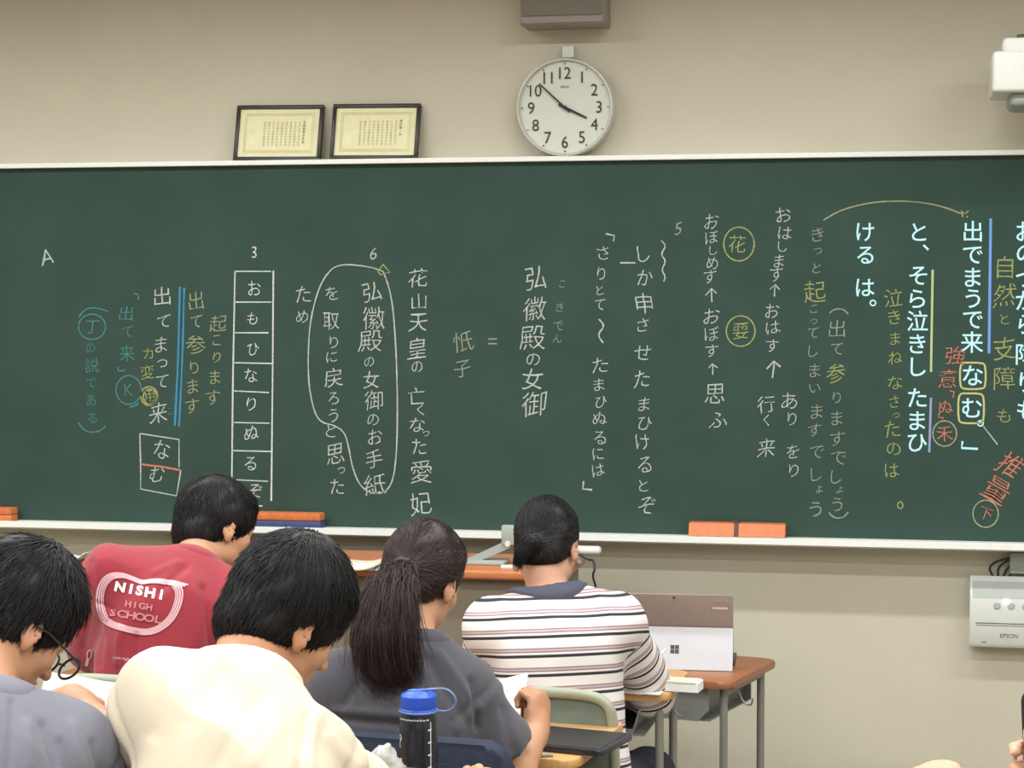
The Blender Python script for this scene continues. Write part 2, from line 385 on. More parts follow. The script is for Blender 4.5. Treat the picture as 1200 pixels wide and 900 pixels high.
on_board(W_, [(c, x, y, s) for c, x, y, s in zip('しか申させたまひけるとぞ', (754, 756, 755, 753, 753, 752, 755, 756, 753, 756, 754, 758), (297, 325, 356, 381, 413, 444, 474, 496, 518, 545, 569, 593), (22, 22, 26, 18, 22, 24, 19, 19, 22, 22, 18, 24))],
         [([(727, 308), (745, 308)], 1.8, 0), ([(775, 282), (781, 288), (774, 298), (781, 306), (775, 316), (780, 324), (778, 330)], 1.5, 2)])
on_board(M['ch_dim'], [('5', 795, 268, 20)], label='faint chalk numeral')
on_board(W_, [(c, x, y, s) for c, x, y, s in zip('おぼしめす↑おぼす↑思ふ', (834, 834, 836, 835, 832, 834, 834, 834, 834, 835, 838, 841), (259, 278, 293, 308, 324, 346, 370, 391, 411, 432, 461, 492), (20, 18, 14, 17, 19, 22, 21, 19, 18, 19, 26, 23))])
on_board(Y_, [('花', 864, 286, 21), ('要', 868, 388, 22)], [circ(866, 286, 18, 20), circ(868, 388, 17, 18)], 1.5, label='ringed yellow chalk characters')
on_board(W_, [(c, x, y, s) for c, x, y, s in zip('おはします↑おはす↑行く来', (918, 920, 917, 913, 910, 908, 905, 906, 905, 906, 898, 898, 898), (252, 273, 289, 306, 321, 340, 364, 384, 405, 432, 474, 492, 525), (22, 18, 15, 18, 19, 20, 20, 19, 19, 28, 23, 15, 24))])
on_board(W_, [(c, x, y, s) for c, x, y, s in zip('ありをり', (925, 928, 929, 930), (470, 491, 529, 551), (22, 17, 19, 18))])
on_board(M['ch_dim'], [(c, x, y, s) for c, x, y, s in zip('きっとこってしまいますでしょう', (958, 959, 957, 954, 954, 953, 953, 955, 955, 957, 955, 957, 956, 960, 956), (275, 294, 314, 362, 377, 390, 411, 434, 455, 482, 504, 530, 556, 573, 597), (19, 13, 15, 14, 12, 16, 16, 19, 16, 20, 19, 20, 19, 14, 22))], label='faint chalk writing')
on_board(Y_, [('起', 955, 342, 26), ('参', 980, 437, 24)], label='yellow chalk characters')
on_board(M['ch_dim'], [(c, x, y, s) for c, x, y, s in zip('出てりますでしょう', (981, 981, 981, 981, 981, 983, 980, 984, 981), (385, 409, 466, 490, 514, 537, 559, 574, 591), (23, 18, 17, 20, 20, 21, 18, 13, 19))],
         [([(972, 367), (978, 362), (988, 362), (994, 368)], 1.5, 2), ([(971, 600), (977, 607), (988, 607), (994, 600)], 1.5, 2)], label='faint chalk writing')
on_board(M['ch_pale'], [], [([(965, 258), (985, 246), (1020, 237), (1060, 235), (1100, 240), (1133, 253)], 1.6, 2), ([(1126, 247), (1134, 255)], 1.4, 0), ([(1135, 247), (1127, 254)], 1.4, 0)], name='chalk_arc', label='pale chalk arc')
on_board(M['ch_yel'], [(c, x, y, s) for c, x, y, s in zip('泣きまねなさったのは', (1047, 1048, 1049, 1049, 1049, 1048, 1050, 1046, 1047, 1045), (349, 372, 397, 419, 448, 471, 487, 503, 526, 551), (24, 19, 18, 18, 20, 17, 12, 21, 19, 20))], [circ(1055, 592, 3, 4)], 1.4, label='dim yellow chalk writing')
on_board(M['ch_yel'], [(c, x, y, s) for c, x, y, s in zip('自然と支障も', (1178, 1177, 1177, 1177, 1177, 1177), (313, 346, 374, 408, 443, 487), (28, 30, 15, 28, 30, 20))], label='yellow chalk writing')
# projected text: projector light painted as flat marks in pale diffuse colours
pj = dict(off=.006, wob=0, jit=0, yy=YB-.0009)
PC = M['pj_cyan']
on_board(PC, [(c, x, y, s) for c, x, y, s in zip('ける は。'.replace(' ', ''), (1014, 1014, 1014, 1023), (272, 299, 337, 355), (25, 25, 25, 25))], name='projected_text', label='pale cyan projected text', **pj)
on_board(PC, [(c, x, y, s) for c, x, y, s in zip('と、そら泣きしたまひ', (1077, 1085, 1076, 1075, 1075, 1075, 1076, 1075, 1075, 1075), (272, 290, 323, 350, 376, 403, 430, 466, 493, 519), (25, 25, 26, 26, 26, 26, 26, 26, 26, 26))], name='projected_text', label='pale cyan projected text', **pj)
on_board(PC, [(c, x, y, s) for c, x, y, s in zip('出でまうで来なむ。', (1140, 1140, 1140, 1140, 1140, 1139, 1140, 1139, 1149), (271, 299, 325, 350, 375, 401, 440, 478, 496), (26, 26, 26, 26, 26, 27, 27, 27, 25))], [([(1128, 517), (1127, 525), (1146, 526)], 2.6, 0)], name='projected_text', label='pale cyan projected text', **pj)
on_board(PC, [(c, x, y, s) for c, x, y, s in zip('おのづから障りも', (1203,)*8, (271, 297, 325, 352, 380, 415, 448, 481), (27,)*8)], name='projected_text', label='pale cyan projected text', **pj)
on_board(M['pj_blue'], [], [([(1161, 256), (1159, 414)], 3.2, 0)], name='projected_line', label='blue projected line', **pj)
on_board(M['pj_green'], [], [([(1093, 316), (1091, 436)], 2.6, 0)], name='projected_line', label='pale green projected line', **pj)
on_board(M['pj_lav'], [], [([(1091, 466), (1089, 530)], 2.6, 0)], name='projected_line', label='lavender projected line', **pj)
def rbox(x0, y0, x1, y1, r=4): return [(x0+r, y0), (x1-r, y0), (x1, y0+r), (x1, y1-r), (x1-r, y1), (x0+r, y1), (x0, y1-r), (x0, y0+r), (x0+r, y0)]
on_board(M['pj_yel'], [], [(rbox(1125, 425, 1155, 456), 2.2, 1), (rbox(1123, 461, 1153, 496), 2.2, 1)], name='projected_box', label='yellow projected boxes', **pj)
on_board(W_, [], [([(1152, 499), (1169, 521)], 1.7, 0)], name='chalk_line')
on_board(M['ch_red'], [('強', 1119, 417, 24), ('意', 1111, 444, 24), ('ぬ', 1108, 476, 18), ('禾', 1107, 508, 20), ('推', 1184, 545, 30, -.6), ('量', 1168, 574, 32, -.6), ('下', 1155, 602, 18, -.45)],
         [([(1113, 458), (1118, 459), (1117, 466)], 1.5, 0), ([(1101, 483), (1100, 489), (1106, 490)], 1.5, 0)], wd=1.8, label='red chalk notes', off=-.008)
on_board(M['ch_pale'], [], [circ(1107, 508, 14, 15), circ(1155, 602, 15, 16)], 1.5, name='chalk_ring', label='pale chalk rings')

# ------------------------------------------------------------------ things above and on the board
def YZ(px0, py0, px1, py1, y):
    a = OB(px0, py0, y); b = OB(px1, py1, y); return a[0], b[0], b[2], a[2]
topz = zt+.016
grp = 'framed certificates on the top rail of the chalkboard'
for i, (x0, x1, lab) in enumerate(((273, 375, 'black-framed cream certificate on the board rail, the left one'), (386, 489, 'black-framed cream certificate on the board rail, beside the clock'))):
    yf = YB-.012
    a = OB(x0, 192, yf)[0]; b = OB(x1, 192, yf)[0]; hgt = SZ(x0)*67; wdt = b-a
    t = thing('certificate_frame', lab, 'certificate', ((a+b)/2, YB-.016, topz), 0, grp)
    t.rotation_euler = (math.radians(-13.5), math.radians(0.6), 0)
    fr = BM(); e = .0125
    fr.box(-wdt/2, wdt/2, 0, .018, 0, e, .002).box(-wdt/2, wdt/2, 0, .018, hgt-e, hgt, .002).box(-wdt/2, -wdt/2+e, 0, .018, e, hgt-e, .002).box(wdt/2-e, wdt/2, 0, .018, e, hgt-e, .002)
    fr.done('frame', M['frame'], t); BM().box(-wdt/2+.005, wdt/2-.005, .008, .014, .005, hgt-.005).done('certificate_paper', M['cert'], t, False)
    k = INK(); q = .022
    X0, X1, Z0, Z1 = -wdt/2+e+q*.8, wdt/2-e-q*.8, e+q*.7, hgt-e-q*.7
    for s in range(3):
        g = s*.0035; k.line([(X0+g, Z0+g), (X1-g, Z0+g), (X1-g, Z1-g), (X0+g, Z1-g)], .0022, 0, 0, close=True)
    k.obj('printed_border', M['certmark'], t, lambda u, v: (u, .0075, v))['kind'] = 'stuff'
    k = INK()
    for c in range(9):
        u = X1-.05-c*.015
        for r in range(9): k.ch('賞状右者本校在学中成績優'[(c*5+r) % 12], u, Z1-.032-r*.0095, .008, 0, 0)
    k.obj('printed_text', M['inkfaint'], t, lambda u, v: (u, .0075, v))['kind'] = 'stuff'
    k = INK()
    for r, ch in enumerate('全国高等学校長' if i == 0 else '賞状第一位'): k.ch(ch, X1-.034, Z1-.03-r*.0115, .0105, 0, 0)
    k.obj('printed_text', M['ink'], t, lambda u, v: (u, .0075, v))['kind'] = 'stuff'

# wall clock
cc = OB(662, 126, YW-.06); cr = 57.3*SZ(662, YW-.06)
ck = thing('wall_clock', 'round white wall clock with black numerals showing about eight to four', 'clock', tuple(cc))
BM().lathe([(0, -.058), (cr*.8, -.058), (cr*.85, -.03), (0, -.03)], 48, mtx=Matrix.Rotation(math.pi/2, 4, 'X')).done('movement_housing', M['clockrim'], ck)
rotx = Matrix.Rotation(math.pi/2, 4, 'X')       # z axis -> -y
BM().lathe([(cr*.9, -.03), (cr, -.03), (cr, .004), (cr*.985, .012), (cr*.955, .013), (cr*.93, .004), (cr*.925, -.004)], 64, mtx=rotx).done('rim', M['clockrim'], ck)
BM().lathe([(0, -.002), (cr*.94, -.002), (cr*.94, -.006)], 64, mtx=rotx).done('dial', M['offwhite'], ck, False)
for h in range(1, 13):
    k = INK(); a = math.radians(90-30*h); k.ch(str(h), cr*.70*math.cos(a), cr*.70*math.sin(a), .054, 0, 0, wide=.92); k.obj('numeral', M['ink'], ck, lambda u, v: (u, -.0005, v))
for h in range(12):
    k = INK(); a = math.radians(30*h); r0 = cr*.87; r1 = cr*.90; k.line([(r0*math.cos(a), r0*math.sin(a)), (r1*math.cos(a), r1*math.sin(a))], .004, 0)
    k.obj('tick_mark', M['ink'], ck, lambda u, v: (u, -.0005, v))
k = INK(); k.ch('SEIKO', 0, cr*.42, .0105, 0, 0); k.obj('maker_mark', M['greyprint'], ck, lambda u, v: (u, -.0005, v))['kind'] = 'stuff'
def hand(name, ang, l0, l1, wd, z):
    a = math.radians(90-ang); d = (math.cos(a), math.sin(a)); k = BM()
    k.prism([(-l0, -wd/2), (l1, -wd*.38), (l1, wd*.38), (-l0, wd/2)], 0, .0015, Matrix.Translation((0, z, 0)) @ rotx @ Matrix.Rotation(a, 4, 'Z'))
    return k.done(name, M['black'], ck, False)
hand('hour_hand', 116, .022, cr*.50, .0085, -.003); hand('minute_hand', 313, .022, cr*.72, .006, -.006)
BM().lathe([(0, .010), (.006, .010), (.006, 0)], 16, mtx=rotx).done('hub', M['black'], ck)
hk = OB(666, 61, YW-.02); s_ = SZ(666)
tag(BM().box(hk[0]-7*s_, hk[0]+7*s_, YW-.03, YW, hk[2]-7*s_, hk[2]+7*s_, .003).done('wall_hook', M['white']), 'small square white hook block on the wall above the clock', 'hook')
# loudspeaker above
x0, x1, z0, z1 = YZ(609, 0, 708, 27, YW-.14)
sp = thing('wall_speaker', 'grey cloth-fronted loudspeaker box on the wall above the clock', 'speaker', ((x0+x1)/2, YW, z0))
hw = (x1-x0)/2
BM().box(-hw, hw, -.14, 0, 0, .27, .006).done('case', M['spkside'], sp)
BM().box(-hw+.006, hw-.006, -.144, -.138, .028, .262, .002).done('grille_cloth', M['speaker'], sp)
BM().box(-hw+.004, hw-.004, -.147, -.138, .004, .025, .003).done('lower_trim', M['spkside'], sp)
# projector, upper right
pc = OB(1163, 108, YW-.45)
pr = thing('wall_projector', 'white short-throw projector on a wall arm at the upper right edge', 'projector', (pc[0], YW, pc[2]))
s_ = SZ(1170, YW-.45)
BM().box(0, .34, -.45, -.17, 0, .125*.95, .012, 3).done('body', M['proj'], pr)
BM().box(.028, .31, -.43, -.19, .11, .16, .014, 3).done('top_cover', M['proj'], pr)
BM().box(.05, .3, -.42, -.2, -.04, .004, .02, 3).done('lens_hood', M['docgrey'], pr)
BM().box(.07, .25, -.4, -.25, .155, .172, .004).box(.15, .2, -.33, .0, .168, .19, .004).box(.14, .3, -.012, 0, .0, .22, .003).done('wall_arm', M['black'], pr)
# control unit, lower right
a = OB(1137, 676, YW-.07); b = OB(1200, 760, YW-.07)
cu2 = thing('control_unit', 'white wall-mounted control box with a lit lamp under the chalkboard', 'control unit', (a[0], YW, b[2]))
H = a[2]-b[2]; Wd = .33
BM().prism([(0, 0), (-.062, 0), (-.07, .012), (-.07, H*.70), (-.052, H-.012), (-.04, H), (0, H)], 0, Wd, Matrix(((0, 0, 1, 0), (1, 0, 0, 0), (0, 1, 0, 0), (0, 0, 0, 1)))).done('case', M['white'], cu2)
BM().prism([(-.0705, H*.705), (-.0535, H-.014), (-.0520, H-.014), (-.069, H*.705)], .008, Wd-.008, Matrix(((0, 0, 1, 0), (1, 0, 0, 0), (0, 1, 0, 0), (0, 0, 0, 1)))).done('upper_panel', M['ctop'], cu2, False)
k = INK(); k.line([(.018, H*.345), (Wd-.018, H*.345)], .003, 0); k.line([(.02, H*.315), (Wd-.02, H*.315)], .002, 0)
k.obj('panel_seam', M['greyprint'], cu2, lambda u, v: (u, -.0706, v))
k = INK(); k.ch('EPSON', .119, H*.172, .018, .006, 0); k.line([(.036, H*.075), (.051, H*.075)], .003, 0); k.obj('lettering', M['greyprint'], cu2, lambda u, v: (u, -.0706, v))['kind'] = 'stuff'
for i, u in enumerate((.082, .125, .168, .211)):
    BM().lathe([(0, .003), (.009, .003), (.011, 0)], 20, mtx=Matrix.Translation((u, -.0705, H*.60)) @ rotx).done('button', M['ctop'], cu2)
BM().lathe([(0, .004), (.006, .004), (.007, 0)], 16, mtx=Matrix.Translation((.109, -.0705, H*.665)) @ rotx).done('power_lamp', M['led'], cu2, label='lit white lamp')
kb = BM()
for q in range(4): kb.tube([(.07+.016*q, -.03, H-.002), (.055+.03*q, -.035, H+.03), (.10+.035*q, -.03, H+.055+.008*q), (.2, -.03, H+.065+.006*q), (.34, -.03, H+.05+.008*q)], .0035, 6, smoothn=2)
kb.done('cables', M['cable'], cu2)
BM().box(.12, .33, -.04, 0, H+.008, H+.075, .006).done('cable_cover', M['docgrey'], cu2)

# board erasers on the tray
def onrail(px): return OB(px, 610, YB-.04)[0]
def eraser(x0, x1, label, h, lower):
    t = thing('board_eraser', label, 'eraser', ((onrail(x0)+onrail(x1))/2, YB-.045, zb), 0, 'orange-topped items on the chalk tray'); W2 = (onrail(x1)-onrail(x0))/2
    BM().box(-W2, W2, -.028, .028, 0, h*.5, .004).done('felt_pad', lower, t)
    BM().box(-W2, W2, -.03, .03, h*.5, h, .006).done('grip', M['orange'], t)
    return t
eraser(302, 379, 'long board eraser with orange top and blue base in the middle of the tray', .050, M['blue'])
eraser(-58, 18, 'orange board eraser on the tray at the left edge', .046, M['orangep'])
cx0, cx1 = onrail(808), onrail(921)
t = thing('chalk_case', 'long orange case with a dark strap round its middle on the chalk tray', 'chalk case', ((cx0+cx1)/2, YB-.045, zb)); W2 = (cx1-cx0)/2
BM().prism([(-.035, .006), (.035, .006), (.03, .046), (-.018, .046)], -W2, W2, Matrix(((0, 0, 1, 0), (1, 0, 0, 0), (0, 1, 0, 0), (0, 0, 0, 1))), .004).done('case', M['orangep'], t)
BM().prism([(-.0375, .004), (.0375, .004), (.032, .050), (-.019, .050)], -.008, .006, Matrix(((0, 0, 1, 0), (1, 0, 0, 0), (0, 1, 0, 0), (0, 0, 0, 1)))).box(-.012, .004, -.012, .012, .05, .056, .002).done('strap', M['strap'], t)
for u in (-.8, -.4, .38, .76): BM().box(u*W2-.006, u*W2+.006, -.033, .033, 0, .007).done('foot', M['black'], t, False)

# ------------------------------------------------------------------ teacher's desk and what lies on it
DY = -math.radians(0)
tdz = .885
tl = JZ(60, tdz, 6.02); tr_ = JZ(662, tdz, 5.86)
tx0, tx1 = tl[0], tr_[0]; ty = tr_[1]-.02
td = thing('teacher_desk', 'wide teacher desk with orange-brown top standing under the chalkboard', 'desk', ((tx0+tx1)/2, ty, 0)); W2 = (tx1-tx0)/2
BM().box(-W2, W2, 0, .40, tdz-.028, tdz, .008, 3).done('desktop', M['woodo'], td)
BM().box(-W2+.03, W2-.03, .04, .06, .12, tdz-.028).done('front_panel', M['panel'], td, False)
for s in (-1, 1): BM().box(s*(W2-.03)-.012, s*(W2-.03)+.012, .04, .38, .03, tdz-.028).done('side_panel', M['panel'], td, False)
for s in (-1, 1): BM().box(s*(W2-.05)-.03, s*(W2-.05)+.03, .05, .37, 0, .03, .003).done('foot', M['black'], td)
def sheet(name, label, p, wx, wy, rz, m, thick=.002, curl=0, cat='paper', group=None, pitch=0, n=10):
    k = BM(); pts = []
    b = k.b; g = {}
    for i in range(n+1):
        for j in range(2):
            u = -1+2*i/n; z = curl*(abs(u)**2)*(1 if u > 0 else .3)
            for s in (0, 1): g[i, j, s] = b.verts.new((u*wx/2, (j-.5)*wy, z+s*thick))
    for i in range(n):
        for s in (0, 1): b.faces.new((g[i, 0, s], g[i+1, 0, s], g[i+1, 1, s], g[i, 1, s]))
        for j in (0, 1): b.faces.new((g[i, j, 0], g[i+1, j, 0], g[i+1, j, 1], g[i, j, 1]))
    for i in (0, n): b.faces.new((g[i, 0, 0], g[i, 1, 0], g[i, 1, 1], g[i, 0, 1]))
    o = k.done(name, m); o.location = tuple(p); o.rotation_euler = (pitch, 0, rz); tag(o, label, cat, group); return o
def top(px, d, z=tdz): return JZ(px, z, d)
sheet('paper_sheet', 'curled cream sheet of paper on the left part of the teacher desk', top(425, 5.98, tdz+.001), .16, .2, .1, M['paperb'], .003, .028)
sheet('notebook', 'thin white notebook lying at the front of the teacher desk', top(423, 5.93, tdz), .12, .07, .05, M['paper'], .010)
sheet('paper_sheet', 'white sheet sticking up at the far left of the teacher desk', top(88, 6.12, tdz+.001), .15, .12, -.2, M['paper'], .003, .03)
tag(BM().box(-.03, .03, -.012, .012, 0, .01, .002).done('whiteboard_eraser', M['white']), 'small white block at the front edge of the teacher desk', 'eraser').location = tuple(top(599, 5.93))
dc = thing('document_camera', 'pale grey document camera with a slanting arm on the teacher desk', 'camera', tuple(top(560, 6.05)))
s_ = 6.05/F_PX
BM().box(-.09, .09, -.05, .05, 0, .012, .004).done('base', M['docgrey'], dc)
BM().prism([(-.035, .012), (.015, .012), (.105, .052), (.097, .066), (.07, .062)], -.012, .012, Matrix(((1, 0, 0, 0), (0, 0, 1, 0), (0, 1, 0, 0), (0, 0, 0, 1)))).done('arm', M['docgrey'], dc)
BM().box(.075, .145, -.016, .012, .058, .118, .004).done('head', M['docgrey'], dc); BM().lathe([(0, .006), (.008, .006), (.009, 0)], 14, mtx=Matrix.Translation((.095, -.016, .063)) @ rotx).done('pivot', M['white'], dc)
hs = thing('desk_microphone', 'white rounded device with dangling black cable at the right end of the teacher desk', 'device', tuple(top(668, 6.06)))
BM().box(-.02, .095, -.02, .02, .028, .052, .01, 3).done('body', M['white'], hs); BM().tube([(.03, 0, 0), (.03, 0, .03)], .009, 10).done('stem', M['docgrey'], hs)
BM().tube([(.03, -.02, .03), (.06, -.02, .012), (.075, -.03, .016), (.085, -.05, -.01), (.075, -.05, -.03), (.09, -.05, -.07), (.075, -.05, -.13)], .0035, 6, smoothn=2).done('cable', M['cable'], hs)

# ------------------------------------------------------------------ student furniture
FY = math.radians(-7)
FYV = np.array([-math.sin(FY), math.cos(FY), 0]); FXV = np.array([math.cos(FY), math.sin(FY), 0])
def make_chair(label, zt_=.82, panel=None, group='school chairs with green-grey steel frames'):
    t = thing('school_chair', label, 'chair', group=group)
    w2 = .185; fp = M['chairpaint']
    arch = [(-w2, .02, .42), (-w2, -.03, .60), (-w2, -.05, zt_-.05), (-w2+.012, -.052, zt_-.018), (-w2+.05, -.053, zt_-.001), (0, -.054, zt_), (w2-.05, -.053, zt_-.001), (w2-.012, -.052, zt_-.018), (w2, -.05, zt_-.05), (w2, -.03, .60), (w2, .02, .42)]
    BM().tube(arch, .0125, 12, smoothn=2).done('back_frame', fp, t)
    BM().prism(round_rect(2*w2-.02, .20, .03, cx=0, cy=zt_-.112), -.006, .006, Matrix(((1, 0, 0, 0), (0, 0, 1, -.047), (0, 1, 0, 0), (0, 0, 0, 1))), .003).done('backrest', panel or M['chairpanel'], t)
    BM().prism(round_rect(.38, .38, .05, cx=0, cy=.18), .42, .437, None, .004).done('seat', M['woodl'], t)
    BM().tube([(-.17, .01, .405), (-.17, .34, .405), (.17, .34, .405), (.17, .01, .405), (-.17, .01, .405)], .011, 8).done('seat_frame', fp, t)
    for sx in (-1, 1):
        for y0, y1 in ((.02, -.03), (.33, .37)):
            BM().tube([(sx*.175, y0, .405), (sx*.185, y1, .006)], .0115, 10).done('leg', fp, t)
    for sx in (-1, 1): BM().tube([(sx*.182, -.01, .14), (sx*.182, .35, .14)], .009, 8).done('stretcher', fp, t)
    return t
def make_desk(label, z=.72, m=None, group='student desks with steel legs', W=.62, Dp=.42, closed=False):
    t = thing('student_desk', label, 'desk', group=group); m = m or M['wood']
    BM().prism(round_rect(W, Dp, .035, cx=0, cy=Dp/2), z-.02, z, None, .005).done('desktop', m, t)
    # open book tray
    k = BM(); X = W/2-.07; D0, D1 = .035, Dp-.03; zt2 = z-.021; zb2 = z-.115
    k.box(-X, X, D0, D1, zb2, zb2+.004).box(-X, X, D1-.004, D1, zb2, zt2)
    for s in (-1, 1): k.prism([(s*X, zt2), (s*(X-.03), zb2), (s*(X-.034), zb2), (s*(X-.006), zt2)], D0, D1, Matrix(((1, 0, 0, 0), (0, 0, 1, 0), (0, 1, 0, 0), (0, 0, 0, 1))))
    k.box(-X+.03, X-.03, D0-.006, D0, zb2, zb2+.018, .002)
    if closed: k.prism([(X, zt2), (X, zb2+.03), (X-.03, zb2), (-X+.03, zb2), (-X, zb2+.03), (-X, zt2)], D0-.01, D0-.004, Matrix(((1, 0, 0, 0), (0, 0, 1, 0), (0, 1, 0, 0), (0, 0, 0, 1))))
    k.done('book_tray', M['tray'], t, False)
    for sx in (-1, 1):
        for y in (.05, Dp-.05): BM().tube([(sx*(W/2-.035), y, z-.02), (sx*(W/2-.035), y, .03)], .0108, 12).done('leg', M['steel'], t)
        BM().tube([(sx*(W/2-.035), -.0, .016), (sx*(W/2-.035), Dp, .016)], .0135, 10).done('foot_rail', M['steel'], t)
        BM().tube([(sx*(W/2-.035), .05, z-.035), (sx*(W/2-.035), Dp-.05, z-.035)], .011, 8).done('side_rail', M['steel'], t)
    BM().tube([(-W/2+.035, Dp-.05, .17), (W/2-.035, Dp-.05, .17)], .010, 8).done('crossbar', M['steel'], t)
    BM().tube([(W/2-.02, .12, z-.04), (W/2-.005, .12, z-.075), (W/2+.018, .12, z-.08), (W/2+.022, .12, z-.06)], .0028, 6, smoothn=2).done('bag_hook', M['steel'], t)
    return t
def place(t, p, rz=FY): t.location = (p[0], p[1], 0); t.rotation_euler = (0, 0, rz); return t
def desk_at(t, px, d, z, rz=FY, W=.62):          # put the near right corner of the top there
    c = JZ(px, z, d); X = np.array([math.cos(rz), math.sin(rz), 0])
    p = c - X*(W/2-.008); return place(t, p, rz)
chS = make_chair('green-grey chair under the girl in the striped sweater', .79); place(chS, JZ(634, .8, 4.60))
def chair_copy(px, d, label): c = JZ(px, .8, d); return dup(chS, (c[0], c[1], 0), FY, label)
chR = place(make_chair('green-grey chair under the boy in the red shirt', .825), JZ(163, .8, 4.54))
chG = chair_copy(-88, 2.70, 'green-grey chair under the boy with glasses, its back below the frame')
chB = chair_copy(250, 2.78, 'green-grey chair under the boy in the cream shirt')
chP = make_chair('chair with a dark navy back cover under the girl with the long ponytail', .80, M['navy']); place(chP, JZ(492, .8, 3.84))
BM().prism(round_rect(.40, .23, .045, cx=0, cy=.735), -.026, .026, Matrix(((1, 0, 0, 0), (0, 0, 1, -.05), (0, 1, 0, 0), (0, 0, 0, 1))), .012).done('back_cover', M['navy'], chP)
dS = desk_at(make_desk('student desk with light wood top at the girl in the striped sweater', .72, M['woodl'], Dp=.33), 782, 4.87, .72, math.radians(-2))
dL = desk_at(make_desk('brown student desk carrying the open tablet computer', .67, closed=True, Dp=.40), 852, 5.27, .67, math.radians(-15))
dP = desk_at(make_desk('light wood student desk at the girl with the ponytail', .72, M['woodl']), 664, 4.16, .72, W=.60)
dR = desk_at(make_desk('student desk in front of the boy in the red shirt', .72), 318, 4.93, .72)
dG = desk_at(make_desk('student desk in front of the boy with glasses', .72), 82, 3.24, .72)
dB = desk_at(make_desk('student desk with the blue-lidded bottle, in front of the boy in the cream shirt', .72, W=.60), 524, 3.24, .72)

# tablet computer with kickstand on the far desk
tb = JZ(802, .67, 5.42); sc_ = 5.42/F_PX
comp = thing('tablet_computer', 'open tablet computer with taupe and silver back standing on the right desk', 'computer', tuple(tb), math.radians(3))
tw, th = .292, .208
tilt = Matrix.Rotation(math.radians(-14), 4, 'X'); 
Mx = Matrix(((1, 0, 0, 0), (0, 0, 1, 0), (0, 1, 0, 0), (0, 0, 0, 1)))
X0_ = (858-802)*sc_-tw/2
upm = Matrix.Translation((X0_, .115, .008)) @ Matrix.Rotation(math.radians(19), 4, 'X')
BM().prism(round_rect(tw, th, .006, cx=0, cy=th/2), 0, .007, upm @ Mx, .001).done('body', M['tabtop'], comp)
low = Matrix.Translation((X0_, .030, .002)) @ Matrix.Rotation(math.radians(-21), 4, 'X')
BM().prism(round_rect(tw, .118, .003, cx=0, cy=.059), 0, .002, low @ Mx).done('kickstand', M['tabbot'], comp, label='silver kickstand')
k = BM()
for a_ in (-1, 1):
    for b_ in (-1, 1): k.box(a_*.0062-.0055, a_*.0062+.0055, -.0006, .001, .072+b_*.0062-.0055, .072+b_*.0062+.0055)
k.done('emblem', M['logo'], comp, False, 'dark four-square emblem').matrix_local = low @ Matrix.Translation((-.012, 0, -.016))
BM().box(.085, .135, -.0012, .0005, .168, .192).done('tape_patch', M['tape'], comp, False).matrix_local = upm
BM().box(.09, .132, -.0016, .0006, .166, .173).done('paper_label', M['paperb'], comp, False).matrix_local = upm
BM().lathe([(0, .001), (.003, .001), (.003, 0)], 12, mtx=rotx).done('rear_camera', M['black'], comp).matrix_local = upm @ Matrix.Translation((-.015, 0, .199))
BM().box(-tw/2, tw/2, .12, .30, .0, .006, .002).done('keyboard_cover', M['darktab'], comp).matrix_local = Matrix.Translation((X0_+.004, 0, 0))
nbm = JZ(800, .72, 4.935)
nb = thing('exercise_book', 'thick white exercise book lying on the desk of the girl in stripes', 'book', tuple(nbm), FY)
BM().box(-.09, .050, -.05, .01, .002, .024).done('pages', M['paper'], nb, False); BM().box(-.092, .045, -.052, .012, .024, .0265).done('cover', M['paperb'], nb, False)
sheet('worksheet', 'white worksheet under the right arm of the girl in stripes', JZ(745, .721, 4.95), .16, .16, FY, M['paper'], .0015)

